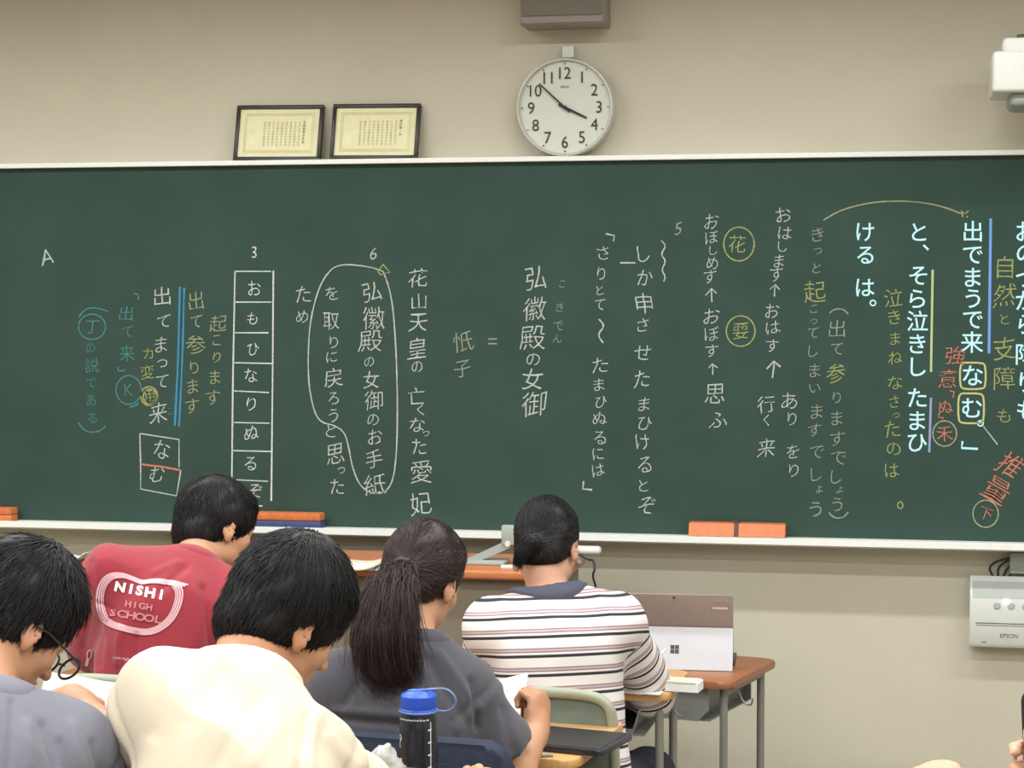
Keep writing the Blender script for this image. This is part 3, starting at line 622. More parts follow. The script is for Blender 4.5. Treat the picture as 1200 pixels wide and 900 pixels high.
# ------------------------------------------------------------------ implicit surfaces for bodies, hair and cloth
def rotm(yaw=0, pitch=0, roll=0):   # degrees; pitch nods down
    y, p, r = map(math.radians, (yaw, pitch, roll))
    return np.array(Matrix.Rotation(y, 3, 'Z') @ Matrix.Rotation(-p, 3, 'X') @ Matrix.Rotation(r, 3, 'Y'))
class Fld:
    def __init__(s): s.p = []
    def cone(s, a, b, ra, rb, k=.02, sub=False):
        s.p.append(('c', np.array(a, float), np.array(b, float), ra, rb, k, sub)); return s
    def ell(s, c, r, Rm=None, k=.02, sub=False):
        s.p.append(('e', np.array(c, float), np.array(r, float), np.eye(3) if Rm is None else np.array(Rm), 0, k, sub)); return s
    def half(s, c, n, k=.004):      # cut away the side n points to
        s.p.append(('h', np.array(c, float), np.array(n, float)/np.linalg.norm(n), 0, 0, k, True)); return s
    def prim(s, q, P):
        if q[0] == 'c':
            a, b, ra, rb = q[1:5]; ab = (b-a).astype(P.dtype); L2 = float(ab@ab)+1e-12; pa = P-a.astype(P.dtype)
            t = np.clip((pa@ab)/L2, 0, 1); d = pa-t[..., None]*ab
            return np.sqrt((d*d).sum(-1))-(ra+(rb-ra)*t)
        if q[0] == 'e':
            Lp = (P-q[1].astype(P.dtype))@q[3].astype(P.dtype); r = q[2].astype(P.dtype)
            k0 = np.sqrt(((Lp/r)**2).sum(-1)); k1 = np.sqrt(((Lp/(r*r))**2).sum(-1))+1e-9
            return k0*(k0-1)/k1
        return -((P-q[1].astype(P.dtype))@q[2].astype(P.dtype))
    def comb(s, cur, d, k, sub):
        if sub:
            if sub is True: d = -d
            h = np.maximum(k-np.abs(cur-d), 0)/k
            return np.maximum(cur, d)+h*h*k*.25
        h = np.maximum(k-np.abs(cur-d), 0)/k
        return np.minimum(cur, d)-h*h*k*.25
    def bbox(s, q):
        if q[0] == 'c': m = max(q[3], q[4]); return np.minimum(q[1], q[2])-m, np.maximum(q[1], q[2])+m
        if q[0] == 'e': e = np.sqrt(((q[3]*q[2])**2).sum(1)); return q[1]-e, q[1]+e
        return None
    def at(s, P):
        cur = np.full(P.shape[:-1], .2)
        for q in s.p: cur = s.comb(cur, s.prim(q, P), q[5], q[6])
        return cur
    def mesh(s, h, name, box=None):
        bb = [s.bbox(q) for q in s.p if not q[6]]
        lo = np.min([b[0] for b in bb], 0)-3*h; hi = np.max([b[1] for b in bb], 0)+3*h
        if box is not None: lo, hi = np.array(box[0], float), np.array(box[1], float)
        n = np.ceil((hi-lo)/h).astype(int)+1
        G = np.full(n, .2, np.float32)
        ax = [(lo[i]+h*np.arange(n[i])).astype(np.float32) for i in range(3)]
        for q in s.p:
            b = s.bbox(q); mg = q[5]+3*h
            if b is None or q[6] == 2: sl = [slice(0, n[i]) for i in range(3)]
            else: sl = [slice(max(0, int((b[0][i]-mg-lo[i])/h)), max(0, min(n[i], int((b[1][i]+mg-lo[i])/h)+2))) for i in range(3)]
            if any(x.stop <= x.start for x in sl): continue
            P = np.stack(np.meshgrid(ax[0][sl[0]], ax[1][sl[1]], ax[2][sl[2]], indexing='ij'), -1)
            G[tuple(sl)] = s.comb(G[tuple(sl)], s.prim(q, P), q[5], q[6])
        return nets(G, lo, h)
def nets(G, lo, h):
    S = G < 0; a, b, c = G.shape
    cnt = np.zeros((a-1, b-1, c-1), np.int8)
    for i in (0, 1):
        for j in (0, 1):
            for k in (0, 1): cnt += S[i:a-1+i, j:b-1+j, k:c-1+k]
    act = (cnt > 0) & (cnt < 8); idx = np.argwhere(act); nid = np.full(act.shape, -1, np.int32); nid[act] = np.arange(len(idx))
    acc = np.zeros((len(idx), 3)); num = np.zeros(len(idx))
    cor = [(i, j, k) for i in (0, 1) for j in (0, 1) for k in (0, 1)]
    val = {q: G[idx[:, 0]+q[0], idx[:, 1]+q[1], idx[:, 2]+q[2]].astype(float) for q in cor}
    for q in cor:
        for axn in range(3):
            if q[axn]: continue
            p = list(q); p[axn] = 1; p = tuple(p); v0, v1 = val[q], val[p]; m = (v0 < 0) != (v1 < 0)
            t = np.where(m, v0/np.where(m, v0-v1, 1), 0)
            pt = np.tile(np.array(q, float), (len(idx), 1)); pt[:, axn] += t
            acc += pt*m[:, None]; num += m
    V = lo+h*(idx+acc/num[:, None])
    quads = []
    for axn in range(3):
        u, v = (axn+1) % 3, (axn+2) % 3
        s0 = [slice(None)]*3; s1 = [slice(None)]*3; s0[axn] = slice(0, -1); s1[axn] = slice(1, None)
        A, B = S[tuple(s0)], S[tuple(s1)]
        e = np.argwhere(A != B); ok = (e[:, u] > 0) & (e[:, v] > 0) & (e[:, u] < G.shape[u]-1) & (e[:, v] < G.shape[v]-1); e = e[ok]
        fl = A[e[:, 0], e[:, 1], e[:, 2]]
        def g(du, dv):
            x = e.copy(); x[:, u] -= du; x[:, v] -= dv; return nid[x[:, 0], x[:, 1], x[:, 2]]
        Q = np.stack([g(1, 1), g(0, 1), g(0, 0), g(1, 0)], 1); Q[~fl] = Q[~fl][:, ::-1]; quads.append(Q)
    Q = np.concatenate(quads); Q = Q[(Q >= 0).all(1)]
    return V, Q
def relax(V, Q, it=2, f=.5):
    for _ in range(it):
        acc = np.zeros_like(V); n = np.zeros(len(V))
        for i in range(4):
            for j in (1, 3): np.add.at(acc, Q[:, i], V[Q[:, (i+j) % 4]]); np.add.at(n, Q[:, i], 1)
        V = V*(1-f)+acc/np.maximum(n, 1)[:, None]*f
    return V
def vnorm(V, Q):
    fn = np.cross(V[Q[:, 2]]-V[Q[:, 0]], V[Q[:, 3]]-V[Q[:, 1]]); N = np.zeros_like(V)
    for i in range(4): np.add.at(N, Q[:, i], fn)
    return N/(np.linalg.norm(N, axis=1)[:, None]+1e-12)
def mesh_np(name, V, Q):
    me = bpy.data.meshes.new(name); me.vertices.add(len(V)); me.vertices.foreach_set('co', np.asarray(V, np.float32).ravel())
    k = Q.shape[1]; me.loops.add(len(Q)*k); me.loops.foreach_set('vertex_index', Q.astype(np.int32).ravel())
    me.polygons.add(len(Q)); me.polygons.foreach_set('loop_start', np.arange(0, len(Q)*k, k, dtype=np.int32))
    me.update(calc_edges=True); shade(me); return me
def wav(P, f, seed, n=7):           # smooth random field, about -1..1
    r = np.random.RandomState(seed); out = np.zeros(len(P))
    for _ in range(n):
        d = r.normal(size=3); d /= np.linalg.norm(d); out += np.sin(P@d*f*r.uniform(.6, 1.6)+r.uniform(0, 6.28))
    return out/n*1.6
def folds(V, N, amp, f, seed, stretch=(1, 1, 1)):
    P = V*np.array(stretch); Wp = P+.02*np.stack([wav(P, f*.6, seed+i) for i in (1, 2, 3)], 1)
    a = wav(Wp, f, seed+9, 5); rid = 1-np.abs(a)*1.3
    return V+N*(amp*(rid-.45)+amp*.35*wav(Wp, f*2.1, seed+20))[:, None]

# --- hands -----------------------------------------------------------------
def add_hand(Fd, wrist, u, n, side, curl=(60, 60, 65, 70), thumb_in=.5, s=1.0, spread=6):
    """u: towards the fingers, n: out of the palm, side: +1 thumb lies on u x n side"""
    u = np.array(u, float); u /= np.linalg.norm(u); n = np.array(n, float); n -= u*(n@u); n /= np.linalg.norm(n); t = np.cross(u, n)*side
    Rm = np.stack([t, u, n], 1)
    Fd.ell(wrist+u*.045*s, (.040*s, .052*s, .016*s), Rm, .012)
    Fd.cone(wrist-u*.02*s, wrist+u*.02*s, .025*s, .024*s, .02)
    for i in range(4):
        off = (.027-.018*i)*s; base = wrist+u*(.083-.004*abs(i-1))*s+t*off
        L = np.array([(.038, .024, .020), (.042, .027, .021), (.040, .025, .020), (.032, .020, .018)][i])*s
        c = math.radians(curl[i]); ang = 0; p = base-u*.012*s; spd = math.radians(spread*(1.5-i)*.6)
        ud = u*math.cos(spd)+t*math.sin(spd)
        for j in range(3):
            ang += c*(.75, 1, .6)[j]; dv = ud*math.cos(ang)+n*math.sin(ang); q = p+dv*L[j]*(1.2 if j == 0 else 1)
            Fd.cone(p, q, (.0098, .0088, .0080)[j]*s, (.0088, .0080, .0070)[j]*s, .003); p = q
    b = wrist+u*.022*s+t*.026*s+n*.006*s
    m1 = b+(u*.55+t*.75*(1-thumb_in*.6)+n*.5*thumb_in)*.042*s; m2 = m1+(u*.9+t*.2*(1-2*thumb_in)+n*.5*thumb_in)*.032*s; m3 = m2+(u*.9-t*.25*thumb_in+n*.2)*.026*s
    Fd.cone(b, m1, .0145*s, .0115*s, .008).cone(m1, m2, .0112*s, .0098*s, .003).cone(m2, m3, .0100*s, .0082*s, .003)

# --- heads -----------------------------------------------------------------
def add_head(Fd, c, Rm, s=1.0, fem=0):
    W = lambda x, y, z: c+Rm@(np.array([x, y, z])*s)
    E = lambda p, r, k=.02, sub=False, R2=None: Fd.ell(W(*p), np.array(r)*s, Rm if R2 is None else Rm@R2, k, sub)
    E((0, -.012, .032), (.0745, .094, .086)); E((0, .022, -.035), (.060, .066, .066), .03)
    E((0, .052, -.078), (.034, .034, .026), .03); E((0, .070, .018), (.052, .020, .018), .02)          # chin, brow
    for sx in (-1, 1):
        E((sx*.038, .058, -.020), (.022, .022, .020), .02)                                               # cheek
        E((sx*.030, .092, .004), (.014, .012, .009), .010, True)                                          # socket
        E((sx*.046, .008, -.062), (.018, .036, .020), .02)                                               # jaw
        # ear: rim, hollow, lobe
        R2 = rotm(sx*-24, 0, 0); R3 = R2@rotm(0, -12, 0)
        E((sx*.079, -.006, -.004), (.0065, .019, .031), .004, False, R3)
        E((sx*.0865, -.002, .000), (.0045, .011, .020), .003, True, R3)
        E((sx*.076, .002, -.031), (.006, .010, .010), .005)
    Fd.cone(W(0, .086, .006), W(0, .108, -.026), .0065*s, .0105*s, .012)
    for sx in (-1, 1): E((sx*.010, .099, -.029), (.007, .009, .006), .006)
    E((0, .089, -.050), (.022, .010, .0052), .004); E((0, .086, -.059), (.019, .010, .0052), .004)
def hair_field(c, Rm, s, th=.018, nape=-.07, topv=0.):
    H = Fld(); W = lambda x, y, z: c+Rm@(np.array([x, y, z])*s)
    H.ell(W(0, -.013, .036+topv*.5), np.array((.0755+th*.7, .094+th*.8, .088+th+topv*.5))*s, Rm, .02)
    H.ell(W(0, -.050, -.030), np.array((.058+th*.6, .044+th*.8, .055))*s, Rm, .025)
    H.ell(W(0, .030, .082), np.array((.060, .058, .035))*s, Rm, .02)
    # face opening, ears, nape
    H.ell(W(0, .112, -.040), np.array((.074, .078, .090))*s, Rm, .008, True)
    for sx in (-1, 1):
        H.ell(W(sx*.090, .012, -.024), np.array((.024, .032, .040))*s, Rm, .006, True)
        H.ell(W(sx*.085, .060, -.055), np.array((.034, .055, .060))*s, Rm, .006, True)
    H.half(W(0, -.05, nape), Rm@np.array([0, .45, -1.0]), .008)
    return H, W
def strands(H, V, dirf, n, L, rad, steps=7, lift=.0, seed=0, mat_=None, off=.001, wavy=.0, taper=True):
    r = np.random.RandomState(seed); P = V[r.randint(0, len(V), n)].copy()+r.normal(size=(n, 3))*.0015
    out = [P.copy()]; ln = L*(.6+.7*r.rand(n)); lf = lift*r.rand(n)
    jit = r.normal(size=(n, 3))*.16
    def grad(P):
        e = .002; g = np.stack([H.at(P+np.eye(3)[i]*e)-H.at(P-np.eye(3)[i]*e) for i in range(3)], 1); return g/(np.linalg.norm(g, axis=1)[:, None]+1e-9)
    for k in range(steps):
        g = grad(P); d = dirf(P)+jit+wavy*np.sin(k*1.3+jit*40); d -= g*(d*g).sum(1)[:, None]; d /= np.linalg.norm(d, axis=1)[:, None]+1e-9
        P = P+d*(ln/steps)[:, None]; sd = H.at(P); tgt = off+.0025*r.rand(n)*0+lf*(k/steps)**2
        P = P-g*(sd-tgt)[:, None]*np.where(np.abs(sd) < .02, 1, 0)[:, None]; out.append(P.copy())
    return strand_mesh(np.stack(out, 1), rad*(.6+.8*r.rand(n)))
def strand_mesh(O, rad):
    n, m = O.shape[:2]
    T = np.gradient(O, axis=1); T /= np.linalg.norm(T, axis=2)[..., None]+1e-9
    a = np.cross(T, np.array([.3, .2, .9])); a /= np.linalg.norm(a, axis=2)[..., None]+1e-9; b = np.cross(T, a)
    tp = np.linspace(1, .12, m)[None, :, None]; R3 = rad[:, None, None]*tp
    ring = np.stack([O+(a*math.cos(q)+b*math.sin(q))*R3 for q in (0, 2.094, 4.189)], 2)   # n,m,3,3
    V = ring.reshape(-1, 3); i = np.arange(n)[:, None, None]*m*3+np.arange(m-1)[None, :, None]*3
    Q = np.concatenate([np.stack([i+k, i+(k+1) % 3, i+3+(k+1) % 3, i+3+k], -1).reshape(-1, 4) for k in range(3)])
    return V, Q
def merge(parts):
    V = []; Q = []; o = 0
    for v, q in parts: V.append(v); Q.append(q+o); o += len(v)
    return np.concatenate(V), np.concatenate(Q)

# --- a seated person ---------------------------------------------------------
def person(cfg):
    j = {k: np.array(v, float) for k, v in cfg['j'].items()}
    c, Rm, s = j['head'], cfg['R'], cfg.get('s', 1.0)
    SL, SR, N0, PV = j['sl'], j['sr'], j['neck'], j['pelvis']
    X = (SR-SL)/np.linalg.norm(SR-SL); U = N0-PV; U = U-X*(U@X); U /= np.linalg.norm(U); Yf = np.cross(U, X); T = np.stack([X, Yf, U], 1)
    hw = np.linalg.norm(SR-SL)/2; mid = (SL+SR)/2
    B = Fld(); slim = cfg.get('slim', 1.0)
    chest = mid*.72+PV*.28+Yf*.0; waist = PV*.66+mid*.34
    fat = cfg.get('back', 0)
    def torso(Fd, g, k=.06, yb=0):
        Fd.ell(PV+U*.02, (.165*slim+g, .115+g, .12+g), T, k); Fd.ell(waist-Yf*yb*.6, (.145*slim+g*1.2, .105+g, .15+g), T, k)
        Fd.ell(chest-Yf*yb, (max(hw*.80, .13)+g, .108+g, .17+g), T, k); Fd.ell(mid-Yf*yb*.6-U*.04, (hw*.86+g, .085+g, .078+g), T, k)
        for S_ in (SL, SR): Fd.cone(N0+(S_-N0)*.12-U*.01, S_+(N0-S_)*.08, .046+g, .050+g, .05)
    torso(B, -.004)
    nk = c+Rm@(np.array([0, -.030, -.055])*s)
    B.cone(N0-U*.02, nk, cfg.get('neckr', .054), cfg.get('neckr', .054)*.98, .03)
    for a in 'lr':
        S_, E_, W_r = j['s'+a], j['e'+a], j['w'+a]
        B.cone(S_, E_, .049, .038, .03); B.cone(E_, W_r, .038, .026, .012)
        h = cfg['hand'+a]; add_hand(B, W_r, h['u'], h['n'], h['side'], h.get('curl', (55, 60, 65, 70)), h.get('th', .5), h.get('s', .98))
    fwd = cfg.get('fwd', FYV); side = np.array([fwd[1], -fwd[0], 0])
    legs = []
    for sg in (-1, 1):
        hip = PV+side*sg*.09-np.array([0, 0, .02]); knee = hip+fwd*.40+side*sg*.03+np.array([0, 0, .0]); knee[2] = .47
        ank = knee+fwd*.02; ank[2] = .09; legs.append((hip, knee, ank))
        B.cone(hip, knee, .078, .054, .03); B.cone(knee, ank, .052, .034, .02); B.cone(ank, ank+fwd*.13-np.array([0, 0, .055]), .034, .026, .02)
    add_head(B, c, Rm, s)
    V, Q = B.mesh(cfg.get('h', .0055), 'person'); V = relax(V, Q, 1, .35)
    root = link('person', mesh_np('person', V-PV*[1, 1, 0], Q), cfg.get('skin', M['skin'])); root.location = (PV[0], PV[1], 0)
    tag(root, cfg['label'], 'person'); off = PV*[1, 1, 0]
    def child(name, V, Q, m, label=None, attr=None):
        o = link(name, mesh_np(name, V-off, Q), m, root)
        if label: o['label'] = label
        if attr is not None: at_ = o.data.attributes.new('band', 'FLOAT', 'POINT'); at_.data.foreach_set('value', attr.astype(np.float32))
        return o
    # eyes
    for sx in (-1, 1):
        p = c+Rm@(np.array([sx*.030, .070, .003])*s); k = BM(); bmesh.ops.create_icosphere(k.b, subdivisions=2, radius=.0125*s); o = k.done('eye', M['eye'], root); o.location = tuple(p-off)
        d = Rm@np.array([0, 1, 0]); k = BM(); bmesh.ops.create_icosphere(k.b, subdivisions=1, radius=.0062*s); q = k.done('iris', M['iris'], o); q.location = tuple(d*.0078*s)
    # trousers and shoes
    F2 = Fld(); F2.ell(PV+U*.0, (.155*slim, .110, .11), T, .03)
    for hip, knee, ank in legs: F2.cone(hip+fwd*.02, knee, .082, .066, .03).cone(knee, ank+np.array([0, 0, .03]), .064, .050, .02)
    V, Q = F2.mesh(.010, 't'); child('trousers', folds(V, vnorm(V, Q), .002, 40, 5), Q, cfg.get('trousers', M['trousers']))
    for hip, knee, ank in legs:
        F3 = Fld(); F3.cone(ank-fwd*.03-np.array([0, 0, .045]), ank+fwd*.14-np.array([0, 0, .055]), .042, .036, .02); F3.half(ank-np.array([0, 0, .088]), (0, 0, -1)); V, Q = F3.mesh(.008, 's'); child('shoe', V, Q, M['shoe'])
    # shirt
    S = Fld(); g = cfg.get('ease', .016); torso(S, g, .07, cfg.get('hump', .0))
    sl = cfg.get('sleeve', .62); sleeves = {}
    for a in 'lr':
        S_, E_, W_r = j['s'+a], j['e'+a], j['w'+a]
        if sl <= 1:
            Hm = S_+(E_-S_)*sl; r0, r1 = cfg.get('sr', (.064, .066)); S.cone(S_, Hm, r0, r1, .045); sleeves[a] = (S_, Hm)
            dd = (E_-S_)/np.linalg.norm(E_-S_)
            S.cone(Hm+dd*.2, Hm-dd*.012, .30, .046, .003, True) if False else None
        else:
            r0, r1 = cfg.get('sr', (.062, .056)); S.cone(S_, E_, r0, r1, .045); we = E_+(W_r-E_)*(sl-1); S.cone(E_, we, r1, .040, .02); sleeves[a] = (S_, E_)
    for a in 'lr':
        if sl <= 1:
            S_, Hm = sleeves[a]; dd = (j['e'+a]-S_)/np.linalg.norm(j['e'+a]-S_)
            S.cone(Hm-dd*.004, Hm+dd*.10, .047, .047, .003, True)
            # flat hem: cut everything past the hem inside the arm's own neighbourhood
            S.ell(Hm+dd*(.075+.022), (.092, .092, .085), np.stack([np.cross(dd, [0, .3, 1])/np.linalg.norm(np.cross(dd, [0, .3, 1])), np.cross(dd, np.cross(dd, [0, .3, 1]))/np.linalg.norm(np.cross(dd, [0, .3, 1])), dd], 1), .004, True)
    nd = (nk-N0)/np.linalg.norm(nk-N0); nr = cfg.get('collar_r', .062)
    S.cone(N0+nd*cfg.get('collar_h', .012)+nd*0, N0+nd*.25, nr, nr+.06, .006, True)
    S.half(PV-U*.09, -U)
    V, Q = S.mesh(.006, 'shirt'); V = relax(V, Q, 2)
    fs = cfg.get('folds', (.005, 30)); V2 = folds(V, vnorm(V, Q), fs[0], fs[1], cfg.get('seed', 3), (1, 1, .7))
    nearN = np.exp(-(np.linalg.norm(V-N0, axis=1)/.10)**2)[:, None]; V2 = V*nearN+V2*(1-nearN)
    if sl <= 1:      # shoulder seam
        Nn = vnorm(V, Q)
        for a in 'lr':
            S_ = j['s'+a]; dd = (j['e'+a]-S_)/np.linalg.norm(j['e'+a]-S_); t = (V-S_)@dd; rad_ = np.linalg.norm(V-S_-t[:, None]*dd, axis=1)
            V2 = V2+Nn*(-.0035*np.exp(-((t-.012)/.006)**2)*(rad_ < .12)+.004*np.exp(-((t-.03)/.012)**2)*(rad_ < .12))[:, None]
    if cfg.get('creases'):     # sculpted folds, each surveyed by its two ends in the photograph
        Nn = vnorm(V, Q); vv = V-CAMP; dp = vv@fw; X2 = np.stack([600+F_PX*(vv@rt)/dp, 450-F_PX*(vv@cu)/dp], 1); face = np.clip(-(Nn*vv).sum(1)/np.linalg.norm(vv, axis=1)*2, 0, 1)
        for x0, y0, x1, y1, wd, am in cfg['creases']:
            ab = np.array([x1-x0, y1-y0], float); q_ = X2-[x0, y0]; t = (q_@ab)/(ab@ab); tc = np.clip(t, 0, 1); dd_ = np.linalg.norm(q_-tc[:, None]*ab, axis=1)
            V2 = V2+Nn*(am*np.exp(-(dd_/wd)**2)*face)[:, None]
    band = None
    if cfg.get('stripe'):
        tz = (V-PV)@U; band = tz.copy()
        for a in 'lr':
            S_, E_, W_r = j['s'+a], j['e'+a], j['w'+a]; ab = E_-S_; L_ = np.linalg.norm(ab); t = ((V-S_)@ab)/L_; dA = np.linalg.norm(V-S_-np.clip(t, 0, L_)[:, None]*(ab/L_), axis=1)
            ab2 = W_r-E_; L2 = np.linalg.norm(ab2); t2 = ((V-E_)@ab2)/L2; dB = np.linalg.norm(V-E_-np.clip(t2, 0, L2)[:, None]*(ab2/L2), axis=1)
            dT = np.linalg.norm((V-(chest-U*.03))@T/np.array([hw*.78, .12, .30]), axis=1)
            sarm = np.where(dB < dA-.004, L_+np.clip(t2, -.02, 9), t); zs = (S_-PV)@U
            m_ = ((dA < .085) & (t > .035) & (np.sign((V-mid)@X) == (-1 if a == 'l' else 1)) & (np.abs((V-mid)@X) > hw*.9)) | ((dB < .075) & (np.abs((V-mid)@X) > hw*.86))
            band = np.where(m_, zs+.02-sarm, band)
    shirt = child('sweater' if cfg.get('stripe') else 't_shirt', V2, Q, cfg['shirt'], attr=band)
    # collar
    K = Fld(); torso(K, g+cfg.get('collar_t', .0035), .07, cfg.get('hump', .0)); bw = cfg.get('collar_b', .018); c0 = N0+nd*cfg.get('collar_h', .012)
    K.cone(c0, N0+nd*.25, nr-.002, nr+.055, .006, True); K.cone(c0-nd*.0, N0+nd*.25, nr+bw, nr+bw+.055, .004, 2)
    Vc, Qc = K.mesh(.0038, 'collar', (c0-.13, c0+.13)); Vc = relax(Vc, Qc, 2); child('collar', Vc, Qc, cfg.get('collar', cfg['shirt']))
    # hair
    H, Wf = hair_field(c, Rm, s, cfg.get('hth', .014), cfg.get('nape', -.07), cfg.get('topv', 0.))
    if 'hair_extra' in cfg: cfg['hair_extra'](H, Wf)
    V, Q = H.mesh(.0045, 'hair'); V = relax(V, Q, 1)
    Nn = vnorm(V, Q); V2 = V+Nn*(.0022*wav(V, 110, 4)+cfg.get('hlump', .002)*wav(V, 50, 8))[:, None]
    parts = [(V2, Q)]
    st = cfg['strands']; dirf = st['dir'](c, Rm, s, Wf)
    parts.append(strands(H, V, dirf, st.get('n', 4200), st.get('L', .05), st.get('rad', .0013), 7, st.get('lift', .006), cfg.get('seed', 1)))
    if 'extra' in st: parts += st['extra'](c, Rm, s, Wf)
    hv, hq = merge(parts); ho = child('hair', hv, hq, cfg.get('hair', M['hair']))
    ho['hairtris'] = len(hq)*2
    del ho['hairtris']
    return root, shirt, Wf
def crown_dir(cx=0.01, cy=-.045, cz=.12, down=.35):
    def f(c, Rm, s, W):
        C0 = W(cx, cy, cz); dn = Rm@np.array([0, .05, -1.])
        def d(P):
            v = P-C0; v /= np.linalg.norm(v, axis=1)[:, None]+1e-9; return v+down*dn
        return d
    return f
def tie_dir(tx, ty, tz):
    def f(c, Rm, s, W):
        T0 = W(tx, ty, tz)
        def d(P):
            v = T0-P; return v/(np.linalg.norm(v, axis=1)[:, None]+1e-9)
        return d
    return f
def tail_strands(path, rads, n, seed, rad=.0014, flare=1.0, wave=.004):
    """loose strands running along a tail path, each with its own offset"""
    r = np.random.RandomState(seed); path = np.array(path); m = 16; t = np.linspace(0, 1, m)
    tt = np.linspace(0, 1, len(path)); Pm = np.stack([np.interp(t, tt, path[:, i]) for i in range(3)], 1)
    for _ in range(2): Pm[1:-1] = (Pm[:-2]+2*Pm[1:-1]+Pm[2:])/4
    Rr = np.interp(t, tt, rads); o = r.normal(size=(n, 3)); o /= np.linalg.norm(o, axis=1)[:, None]; o *= (r.rand(n)**.4)[:, None]
    ph = r.rand(n)*6.28; ends = .65+.42*r.rand(n)
    ts = t[None, :]*ends[:, None]; base = np.stack([np.interp(ts, t, Pm[:, i]) for i in range(3)], 2); rr = np.interp(ts, t, Rr)
    O = base+o[:, None, :]*rr[..., None]*flare+wave*np.sin(ts*7+ph[:, None])[..., None]*np.roll(o, 1, axis=1)[:, None, :]
    return strand_mesh(O, rad*(.6+.8*r.rand(n)))

UPV = up3
# ---- girl in the striped sweater ----
def stripe_mat():
    m = bpy.data.materials.new('striped_knit'); m.use_nodes = True; nt = m.node_tree; Nn = nt.nodes; L = nt.links; b = Nn['Principled BSDF']; b.inputs['Roughness'].default_value = .9
    at_ = Nn.new('ShaderNodeAttribute'); at_.attribute_name = 'band'
    dv = Nn.new('ShaderNodeMath'); dv.operation = 'DIVIDE'; dv.inputs[1].default_value = .0445; L.new(at_.outputs['Fac'], dv.inputs[0])
    fr = Nn.new('ShaderNodeMath'); fr.operation = 'FRACT'; ad = Nn.new('ShaderNodeMath'); ad.operation = 'ADD'; ad.inputs[1].default_value = 10.1; L.new(dv.outputs[0], ad.inputs[0]); L.new(ad.outputs[0], fr.inputs[0])
    r = Nn.new('ShaderNodeValToRGB'); r.color_ramp.interpolation = 'LINEAR'; L.new(fr.outputs[0], r.inputs[0])
    wh, bk, mv, wm = lin((228, 222, 222)), lin((44, 46, 52)), lin((150, 122, 128)), lin((196, 180, 184))
    st = [(0, wh), (.06, wh), (.09, bk), (.22, bk), (.25, wh), (.33, wh), (.36, mv), (.41, mv), (.44, wm), (.49, wm), (.52, mv), (.56, mv), (.60, wh)]
    el = r.color_ramp.elements; el[0].position = 0; el[0].color = (*wh, 1); el[1].position = 1; el[1].color = (*wh, 1)
    for p, c_ in st[1:]: e = el.new(p); e.color = (*c_, 1)
    L.new(r.outputs[0], b.inputs['Base Color'])
    tc = Nn.new('ShaderNodeTexCoord'); n2 = Nn.new('ShaderNodeTexNoise'); n2.inputs['Scale'].default_value = 400; L.new(tc.outputs['Object'], n2.inputs[0])
    bp = Nn.new('ShaderNodeBump'); bp.inputs['Strength'].default_value = .3; bp.inputs['Distance'].default_value = .003; L.new(n2.outputs[0], bp.inputs['Height']); L.new(bp.outputs[0], b.inputs['Normal'])
    return m
def s_hair(H, W):
    H.ell(W(-.004, -.112, -.012), (.022, .018, .018), None, .02)
    H.cone(W(-.010, -.118, -.020), W(-.030, -.118, -.062), .020, .013, .012)
person(dict(label='girl with low tied black hair in a striped sweater, writing at the front desk',
    j=dict(head=J(641, 641, 4.90), neck=J(648, 708, 4.82), sl=J(574, 738, 4.79), sr=J(726, 732, 4.81), pelvis=JZ(655, .52, 4.76),
           er=J(764, 812, 4.97), wr=J(715, 803, 5.16), el=J(562, 812, 4.92), wl=J(620, 800, 5.12)),
    R=rotm(-10, 20, -2), s=.93, handl=dict(u=FYV*.8+FXV*.6, n=(0, 0, -1), side=-1), handr=dict(u=FYV*.6-FXV*.8, n=(0, 0, -1), side=1),
    slim=.92, neckr=.050, sleeve=1.9, sr=(.058, .060), shirt=stripe_mat(), stripe=True, collar=M['collar'], collar_r=.066, collar_b=.026, collar_t=.006, folds=(.005, 26), ease=.020, seed=5, nape=-.052, hth=.010, hlump=.0006,
    hair_extra=s_hair, strands=dict(dir=tie_dir(-.004, -.118, -.012), L=.045, lift=.0008, rad=.0009, n=4500,
      extra=lambda c, Rm, s, W: [tail_strands([W(-.006, -.118, -.012), W(-.024, -.124, -.05), W(-.034, -.116, -.085)], [.012, .020, .012], 500, 3, .0011)])))
# ---- girl with the long ponytail ----
tie = J(472, 666, 4.02)
def p_hair(H, W):
    H.cone(J(480, 664, 4.06), tie, .030, .017, .02)
tailp = [J(470, 668, 3.99), J(462, 682, 3.95), J(455, 710, 3.92), J(450, 745, 3.90), (J(455, 775, 3.90)), J(463, 796, 3.91)]
def band_mesh(c, ax, r, t):
    ax = ax/np.linalg.norm(ax); a = np.cross(ax, [0, 0, 1.]); a /= np.linalg.norm(a); b = np.cross(ax, a); n, m = 24, 8
    V = np.array([c+(a*math.cos(u)+b*math.sin(u))*(r+t*math.cos(v))+ax*t*1.3*math.sin(v) for u in np.linspace(0, 2*math.pi, n, endpoint=False) for v in np.linspace(0, 2*math.pi, m, endpoint=False)])
    Q = np.array([[i*m+k, ((i+1) % n)*m+k, ((i+1) % n)*m+(k+1) % m, i*m+(k+1) % m] for i in range(n) for k in range(m)]); return V, Q
def p_extra(c, Rm, s, W):
    return [tail_strands(tailp, [.014, .040, .060, .074, .074, .060], 3200, 4, .0013, .95, .010), tail_strands(tailp, [.014, .045, .066, .084, .090, .08], 500, 9, .0009, 1.05, .016)] + [(lambda kk: kk)(band_mesh(tie, J(462, 682, 3.95)-tie, .019, .006))]
def p_hair2(H, W):
    rs = [.014, .030, .046, .054, .046, .020]
    for a_, b_, r0, r1 in zip(tailp, tailp[1:], rs, rs[1:]): H.cone(a_, b_, r0, r1, .012)
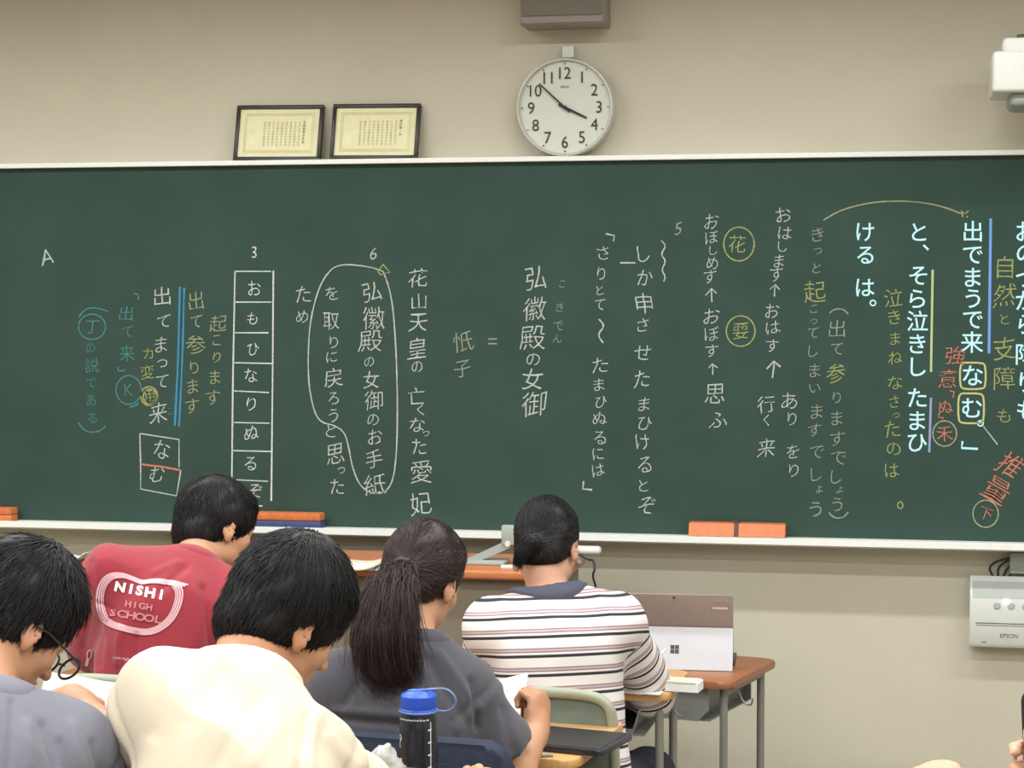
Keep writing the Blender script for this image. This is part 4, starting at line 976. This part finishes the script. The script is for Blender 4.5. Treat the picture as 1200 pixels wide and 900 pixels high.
pgirl, pshirt, _ = person(dict(label='girl with a long brown-black ponytail in a charcoal T-shirt, holding a paper up',
    j=dict(head=J(494, 681, 4.13), neck=J(487, 764, 4.03), sl=J(400, 806, 4.01), sr=J(541, 816, 4.00), pelvis=JZ(487, .52, 3.97),
           er=J(606, 904, 4.00), wr=J(628, 856, 4.14), el=J(380, 890, 4.10), wl=J(450, 890, 4.30)),
    R=rotm(-18, 24, 6), s=.94, handl=dict(u=FYV*.8+FXV*.6, n=(0, 0, -1), side=-1), handr=dict(u=UPV*.85+FXV*.02+FYV*.35, n=-FXV*.9+FYV*.4, side=-1, curl=(70, 75, 80, 80), th=.8, s=.9),
    slim=.95, neckr=.049, sleeve=.64, sr=(.062, .070), shirt=M['greyt'], creases=[(396, 842, 480, 850, 4, -.010), (396, 832, 470, 838, 5, .007), (552, 798, 560, 852, 4, -.009), (500, 770, 545, 845, 6, -.006), (515, 765, 560, 830, 5, .005), (590, 830, 600, 880, 5, -.006), (420, 800, 400, 830, 5, -.005)], folds=(.008, 26), ease=.022, hump=.01, seed=12, nape=-.055, hth=.012, hlump=.001, hair=M['hairb'],
    skin=M['skin2'], hair_extra=lambda H, W: (p_hair(H, W), p_hair2(H, W)), strands=dict(dir=lambda c, Rm, s, W: (lambda P: (tie-P)/(np.linalg.norm(tie-P, axis=1)[:, None]+1e-9)), L=.05, lift=.0015, rad=.0010, n=5000, extra=p_extra)))
# ---- boy in the cream shirt ----
bb = person(dict(label='boy with thick black hair in a plain cream T-shirt, bent over his desk',
    j=dict(head=J(332, 729, 3.12), neck=J(291, 806, 2.99), sl=J(196, 822, 2.96), sr=J(358, 898, 2.95), pelvis=JZ(265, .52, 2.86),
           er=J(470, 985, 3.10), wr=J(545, 975, 3.28), el=J(158, 892, 3.14), wl=J(85, 822, 3.32)),
    R=rotm(-42, 34, 4), s=.95, topv=.014, handl=dict(u=FYV*.7-FXV*.5, n=(0, 0, -1), side=-1), handr=dict(u=FYV*.15+UPV*.55+FXV*.1, n=-FXV*.6+FYV*.8, side=-1, curl=(50, 60, 65, 70), s=.98),
    sleeve=.72, sr=(.062, .072), shirt=M['beige'], folds=(.012, 26), ease=.024, hump=.004, seed=31, creases=[(360, 838, 348, 905, 4, -.006), (372, 840, 360, 905, 7, .006), (262, 785, 225, 850, 8, -.004), (205, 770, 180, 860, 9, -.004), (300, 820, 250, 900, 10, -.004), (240, 830, 215, 900, 9, .003), (330, 850, 290, 900, 8, .003), (390, 860, 420, 900, 6, .005)], hth=.016, nape=-.075, hlump=.003, neckr=.055, collar_r=.064,
    strands=dict(dir=crown_dir(), L=.055, lift=.010, rad=.0015, n=5200), skin=M['skin2']))
# ---- boy with glasses ----
gb, gshirt, GW = person(dict(label='boy with black-rimmed glasses in a grey T-shirt, head bent low at the left edge',
    j=dict(head=J(14, 733, 3.06), neck=J(-22, 838, 2.90), sl=J(-150, 880, 2.84), sr=J(72, 888, 2.94), pelvis=JZ(-50, .52, 2.78),
           er=J(112, 1000, 3.12), wr=J(40, 985, 3.34), el=J(-130, 1020, 3.1), wl=J(-20, 1000, 3.35)),
    R=rotm(-36, 42, 0), s=.92, topv=.016, handl=dict(u=FYV*.6+FXV*.7, n=(0, 0, -1), side=-1), handr=dict(u=-FXV*.8+FYV*.5, n=(0, 0, -1), side=1, curl=(35, 40, 45, 45)),
    sleeve=.6, sr=(.072, .076), shirt=M['grey'], folds=(.012, 26), ease=.024, hump=.012, seed=52, creases=[(14, 822, 8, 900, 3, -.005), (50, 850, 62, 900, 6, -.007), (85, 850, 95, 900, 7, .006), (70, 870, 78, 905, 5, -.006), (110, 870, 122, 905, 5, -.006), (30, 850, 34, 900, 6, .005)], hth=.013, nape=-.062, hlump=.004, skin=M['skin2'], collar_r=.062,
    strands=dict(dir=crown_dir(.01, -.03, .12, .25), L=.05, lift=.016, rad=.0014, n=5200)))
k = BM()
def gw(x, y, z): return tuple(GW(x, y, z)-np.array(gb.location))
for sx in (-1, 1):
    k.tube([gw(sx*.034+.026*math.cos(q), .118-.004*abs(math.cos(q))*0, .000+.020*math.sin(q)) for q in np.linspace(0, 2*math.pi, 25)], .0022, 6, cap=False)
    k.tube([gw(sx*.060, .116, .006), gw(sx*.070, .110, .008), gw(sx*.084, .02, .010), gw(sx*.086, -.012, .004)], .0018, 6)
k.tube([gw(-.009, .120, .004), gw(0, .123, .007), gw(.009, .120, .004)], .002, 6)
k.done('glasses', M['black'], gb, label='black-rimmed glasses')
# ---- boy in the red shirt ----
rb, rshirt, _ = person(dict(label='boy with short black hair in a red T-shirt with a printed back',
    j=dict(head=J(253, 622, 4.96), neck=J(223, 671, 4.79), sl=J(128, 677, 4.72), sr=J(274, 714, 4.76), pelvis=JZ(178, .52, 4.66),
           er=J(330, 790, 4.90), wr=J(280, 790, 5.12), el=J(115, 792, 4.84), wl=J(180, 795, 5.1)),
    R=rotm(-46, 22, -12), s=.97, topv=.004, handl=dict(u=FYV*.7+FXV*.7, n=(0, 0, -1), side=-1), handr=dict(u=FYV*.6-FXV*.6, n=(0, 0, -1), side=1),
    sleeve=.7, sr=(.072, .080), shirt=M['red'], folds=(.009, 26), ease=.024, hump=.012, seed=77, creases=[(218, 664, 186, 694, 4, -.008), (208, 660, 180, 672, 4, .005), (143, 735, 138, 778, 4, .006), (122, 745, 118, 780, 4, -.005), (160, 745, 158, 780, 4, -.005), (238, 690, 250, 770, 5, -.010), (108, 660, 98, 760, 5, -.005)], hth=.014, nape=-.070, hlump=.003, skin=M['skin2'], collar_r=.062,
    strands=dict(dir=crown_dir(.01, -.045, .12, .2), L=.04, lift=.008, rad=.0012, n=4200)))
# print on the red shirt, laid on the cloth
def wrap_print(shirt, root, build, m, name, label=None, cx=163, cy=705, d=4.6):
    bm_ = bmesh.new(); bm_.from_mesh(shirt.data); bvh = BVHTree.FromBMesh(bm_); bm_.free()
    k = INK(); build(k); out = []; o0 = np.array(root.location)
    for u, v in k.V:
        P0 = J(cx+u, cy-v, 2.5); P1 = J(cx+u, cy-v, 5.4); dv = Vector(P1-P0).normalized()
        hit = bvh.ray_cast(Vector(P0-o0), dv)
        if hit[0] is None: return None
        out.append(tuple(hit[0]+hit[1]*.0024 if hit[1].dot(dv) < 0 else hit[0]-dv*.0025))
    me = bpy.data.meshes.new(name); me.from_pydata(out, [], k.F); me.update(); o = link(name, me, m, root)
    if label: o['label'] = label
    return o
def densify(pts, n=6):
    out = []
    for a_, b_ in zip(pts, pts[1:]): out += [(a_[0]+(b_[0]-a_[0])*i/n, a_[1]+(b_[1]-a_[1])*i/n) for i in range(n)]
    return out+[pts[-1]]
def ring_print(k):
    base = [(57, 19), (38, 24), (18, 26), (4, 23), (-6, 28), (-22, 34), (-38, 32), (-48, 18), (-50, -2), (-44, -22), (-30, -31), (-4, -37), (12, -39), (28, -33), (42, -20), (50, 0), (51, 14), (46, 20)]
    for f, wd in ((1.0, 2.0), (.945, 2.0), (.89, 2.0), (.845, 1.2)):
        k.line([(x*f, y*f) for x, y in base], wd, 4)
def nishi(k):
    for i, ch in enumerate('NISHI'): k.ch(ch, (-22, -9, 1, 13, 26)[i], (17, 14.5, 12.5, 10, 8)[i], 15, .045, 0, rot=-.19, wide=1.15)
def hs_txt(k):
    for i, ch in enumerate('HIGH'): k.ch(ch, -12+i*8, -3-i*1.2, 10, .03, 0, rot=-.16, wide=1.1)
    for i, ch in enumerate('SCHOOL'): k.ch(ch, -30+i*10.5, -13-i*1.6, 12, .03, 0, rot=-.16, wide=1.3)
def small_txt(k):
    k.ch('nishi high school', -13, -68, 5, .0, 0, rot=-.13)
def tag_print(k):
    k.line([(-60, -60), (-57, -56), (-54, -58), (-56, -66), (-60, -67), (-60, -60)], 1.1, 1); k.line([(-59, -66), (-61, -75)], 3.5, 0)
wrap_print(rshirt, rb, ring_print, M['redprint'], 'printed_ring', 'white rounded ring print')
wrap_print(rshirt, rb, nishi, M['paper'], 'printed_word', 'bold white word NISHI')
wrap_print(rshirt, rb, hs_txt, M['redprint2'], 'printed_word', 'pale outlined words HIGH SCHOOL')
wrap_print(rshirt, rb, small_txt, M['redprint'], 'printed_word', 'small white print near the hem')
wrap_print(rshirt, rb, tag_print, M['redprint'], 'printed_tag', 'small white tag-shaped print')['kind'] = 'stuff'
# ---- person beyond the right edge ----
ph = person(dict(label='person mostly beyond the right edge, one bare hand raised at the bottom of the frame',
    j=dict(head=JZ(1560, 1.22, 1.95), neck=JZ(1560, 1.06, 1.85), sl=JZ(1380, .98, 1.85), sr=JZ(1740, .98, 1.85), pelvis=JZ(1600, .52, 1.75),
           el=JZ(1230, .86, 1.95), wl=J(1034, 947, 2.12), er=JZ(1640, .78, 2.0), wr=J(1312, 930, 2.14)),
    R=rotm(10, 10, 0), handl=dict(u=FXV*.95+UPV*.55, n=(0, .3, -1), side=-1, curl=(18, 50, 60, 65), th=.1, s=1.0), handr=dict(u=-FXV*.9+UPV*.35, n=-FYV, side=1, curl=(38, 40, 42, 45), th=.1, s=.95),
    shirt=M['grey'], seed=91, strands=dict(dir=crown_dir(), n=1500), h=.006))
k = BM(); k.prism(round_rect(.075, .15, .01), -.004, .004, None, .002)
phn = k.done('phone', M['black']); tag(phn, 'dark phone held upright at the right edge of the frame', 'phone')
phn.location = tuple(J(1312, 930, 2.14)+(-FXV*.9+UPV*.35)*.068-FYV*.024+UPV*.012); phn.rotation_euler = (math.radians(88), math.radians(-3), FY)

# ------------------------------------------------------------------ small things
# bottle
bp_ = JZ(491, .7202, 3.6); bt = thing('water_bottle', 'smoky dark water bottle with a bright blue lid and loop', 'bottle', tuple(bp_), FY)
BM().lathe([(0, 0), (.031, 0), (.0345, .004), (.035, .01), (.0345, .19), (.034, .205), (.030, .212), (.0295, .218)], 40).done('body', M['bottle'], bt)
BM().lathe([(0, .002), (.030, .004), (.031, .13), (0, .13)], 30).done('drink', M['black'], bt)
BM().lathe([(.0315, .216), (.0335, .217), (.034, .221), (.0335, .2245), (.0315, .226), (.0325, .228), (.0325, .248), (.030, .251), (.018, .257), (0, .258)], 40).done('lid', M['bottlelid'], bt, label='bright blue lid')
pts = [(-.02, 0, .255), (.0, -.004, .257), (.03, -.004, .262), (.055, -.002, .264), (.070, 0, .250), (.072, 0, .236), (.058, 0, .222), (.036, 0, .222)]
BM().tube(pts, .0022, 8, smoothn=2).done('carry_loop', M['strapc'], bt, label='translucent loop')
BM().tube([(.034*math.cos(q), .034*math.sin(q), .2205) for q in np.linspace(0, 2*math.pi, 33)], .0022, 6, cap=False).done('loop_ring', M['strapc'], bt)
k = INK()
for q in range(-5, 6): k.line([(q*.0052-.0018, .2085+.001*(q % 2)), (q*.0052+.0018, .2085)], .0022, 0)
for q in range(8): k.line([(.0265, .19-.0225*q), (.0308, .19-.0225*q+.002)], .003, 0)
k.line([(.0298, .205), (.0302, .03)], .0011, 0); k.line([(-.029, .178), (-.0255, .18), (-.023, .175), (-.025, .169), (-.028, .168), (-.027, .155)], .0018, 2)
k.ch('a', -.0270, .173, .010, 0, 0)
k.obj('printed_marks', M['bmark'], bt, lambda u, v: (u, -math.sqrt(max(.0353**2-u*u, 1e-6)), v))['kind'] = 'stuff'
BM().box(-.018, .018, -.0362, -.0348, .118, .124).done('level_label', M['tape'], bt, False)
# crumpled clear bag
Fb = Fld(); p = JZ(440, .72, 3.5); Fb.ell(p+UPV*.07, (.045, .038, .095), rotm(10, 0, 14), .03); Fb.ell(p+UPV*.04-FXV*.02, (.075, .055, .05), None, .03); Fb.cone(p+UPV*.13, p+UPV*.165+FXV*.01, .028, .022, .02); Fb.half(p+UPV*.002, (0, 0, -1))
V, Q = Fb.mesh(.006, 'bag'); V = folds(V, vnorm(V, Q), .013, 48, 3, (1, 1, .6)); V = folds(V, vnorm(V, Q), .005, 130, 8); V[:, 2] = np.maximum(V[:, 2], .7205)
bg = link('plastic_bag', mesh_np('plastic_bag', V-p, Q), M['bag']); bg.location = tuple(p); tag(bg, 'crumpled clear plastic bag on the desk left of the bottle', 'bag')
# dark tablet on the ponytail girl's desk
tp = JZ(655, .7215, 4.33)
tbl = thing('tablet', 'dark slate tablet lying on the desk of the girl with the ponytail', 'tablet', tuple(tp), FY+math.radians(-6))
BM().prism(round_rect(.275, .19, .012), 0, .012, None, .002).done('body', M['darktab'], tbl); BM().prism(round_rect(.25, .165, .004), .012, .0128).done('screen', M['black'], tbl, False)
# paper held by the ponytail girl
k = BM(); b = k.b; cs = [J(575, 801, 4.34), J(619, 789, 4.34), J(608, 812, 4.31), J(606, 846, 4.27), J(585, 825, 4.3)]
A_, B_, D_, C_ = J(572, 801, 4.36), J(619, 789, 4.36), J(570, 852, 4.27), J(607, 856, 4.27)
g = {}
for i in range(7):
    for q in range(7):
        u, v = i/6, q/6; P = (A_*(1-u)+B_*u)*(1-v)+(D_*(1-u)+C_*u)*v+fh*(.010*math.sin(u*3)*(1-v))
        for s in (0, 1): g[i, q, s] = b.verts.new(tuple(P+fh*.0008*s))
for i in range(6):
    for q in range(6):
        for s in (0, 1): b.faces.new((g[i, q, s], g[i+1, q, s], g[i+1, q+1, s], g[i, q+1, s]))
tag(k.done('held_paper', M['paper']), 'white sheet held up by the girl with the ponytail', 'paper')
tag(BM().tube([J(613, 806, 4.22), J(611, 862, 4.19)], [.0035, .004], 8).done('red_pen', M['redpen']), 'red pen in the hand of the girl with the ponytail', 'pen')
tag(BM().tube([JZ(618, .7245, 4.185), JZ(648, .7245, 4.195)], .0038, 8).done('mechanical_pencil', M['docgrey']), 'pale mechanical pencil on the wood in front of the dark tablet', 'pencil')
tag(BM().tube([J(762, 782, 5.02), J(779, 762, 5.10)], [.003, .004], 8).done('white_pen', M['white']), 'white pen by the hand of the girl in stripes', 'pen')
# white booklet held up between the two boys
bk = thing('booklet', 'white booklet held up by the boy in the cream shirt, beside the boy with glasses', 'booklet', tuple(J(112, 842, 3.42)), YAW)
for sx in (-1, 1):
    k = BM(); k.prism([(0, 0), (sx*.10, .004), (sx*.10, .010), (sx*.04, .012), (0, .007)], -.06, .065, Matrix(((1, 0, 0, 0), (0, 0, 1, 0), (0, 1, 0, 0), (0, 0, 0, 1)))); o = k.done('page', M['paper'], bk)
    o.matrix_local = Matrix.Rotation(math.radians(9), 4, 'Y') @ Matrix.Rotation(math.radians(62), 4, 'X')
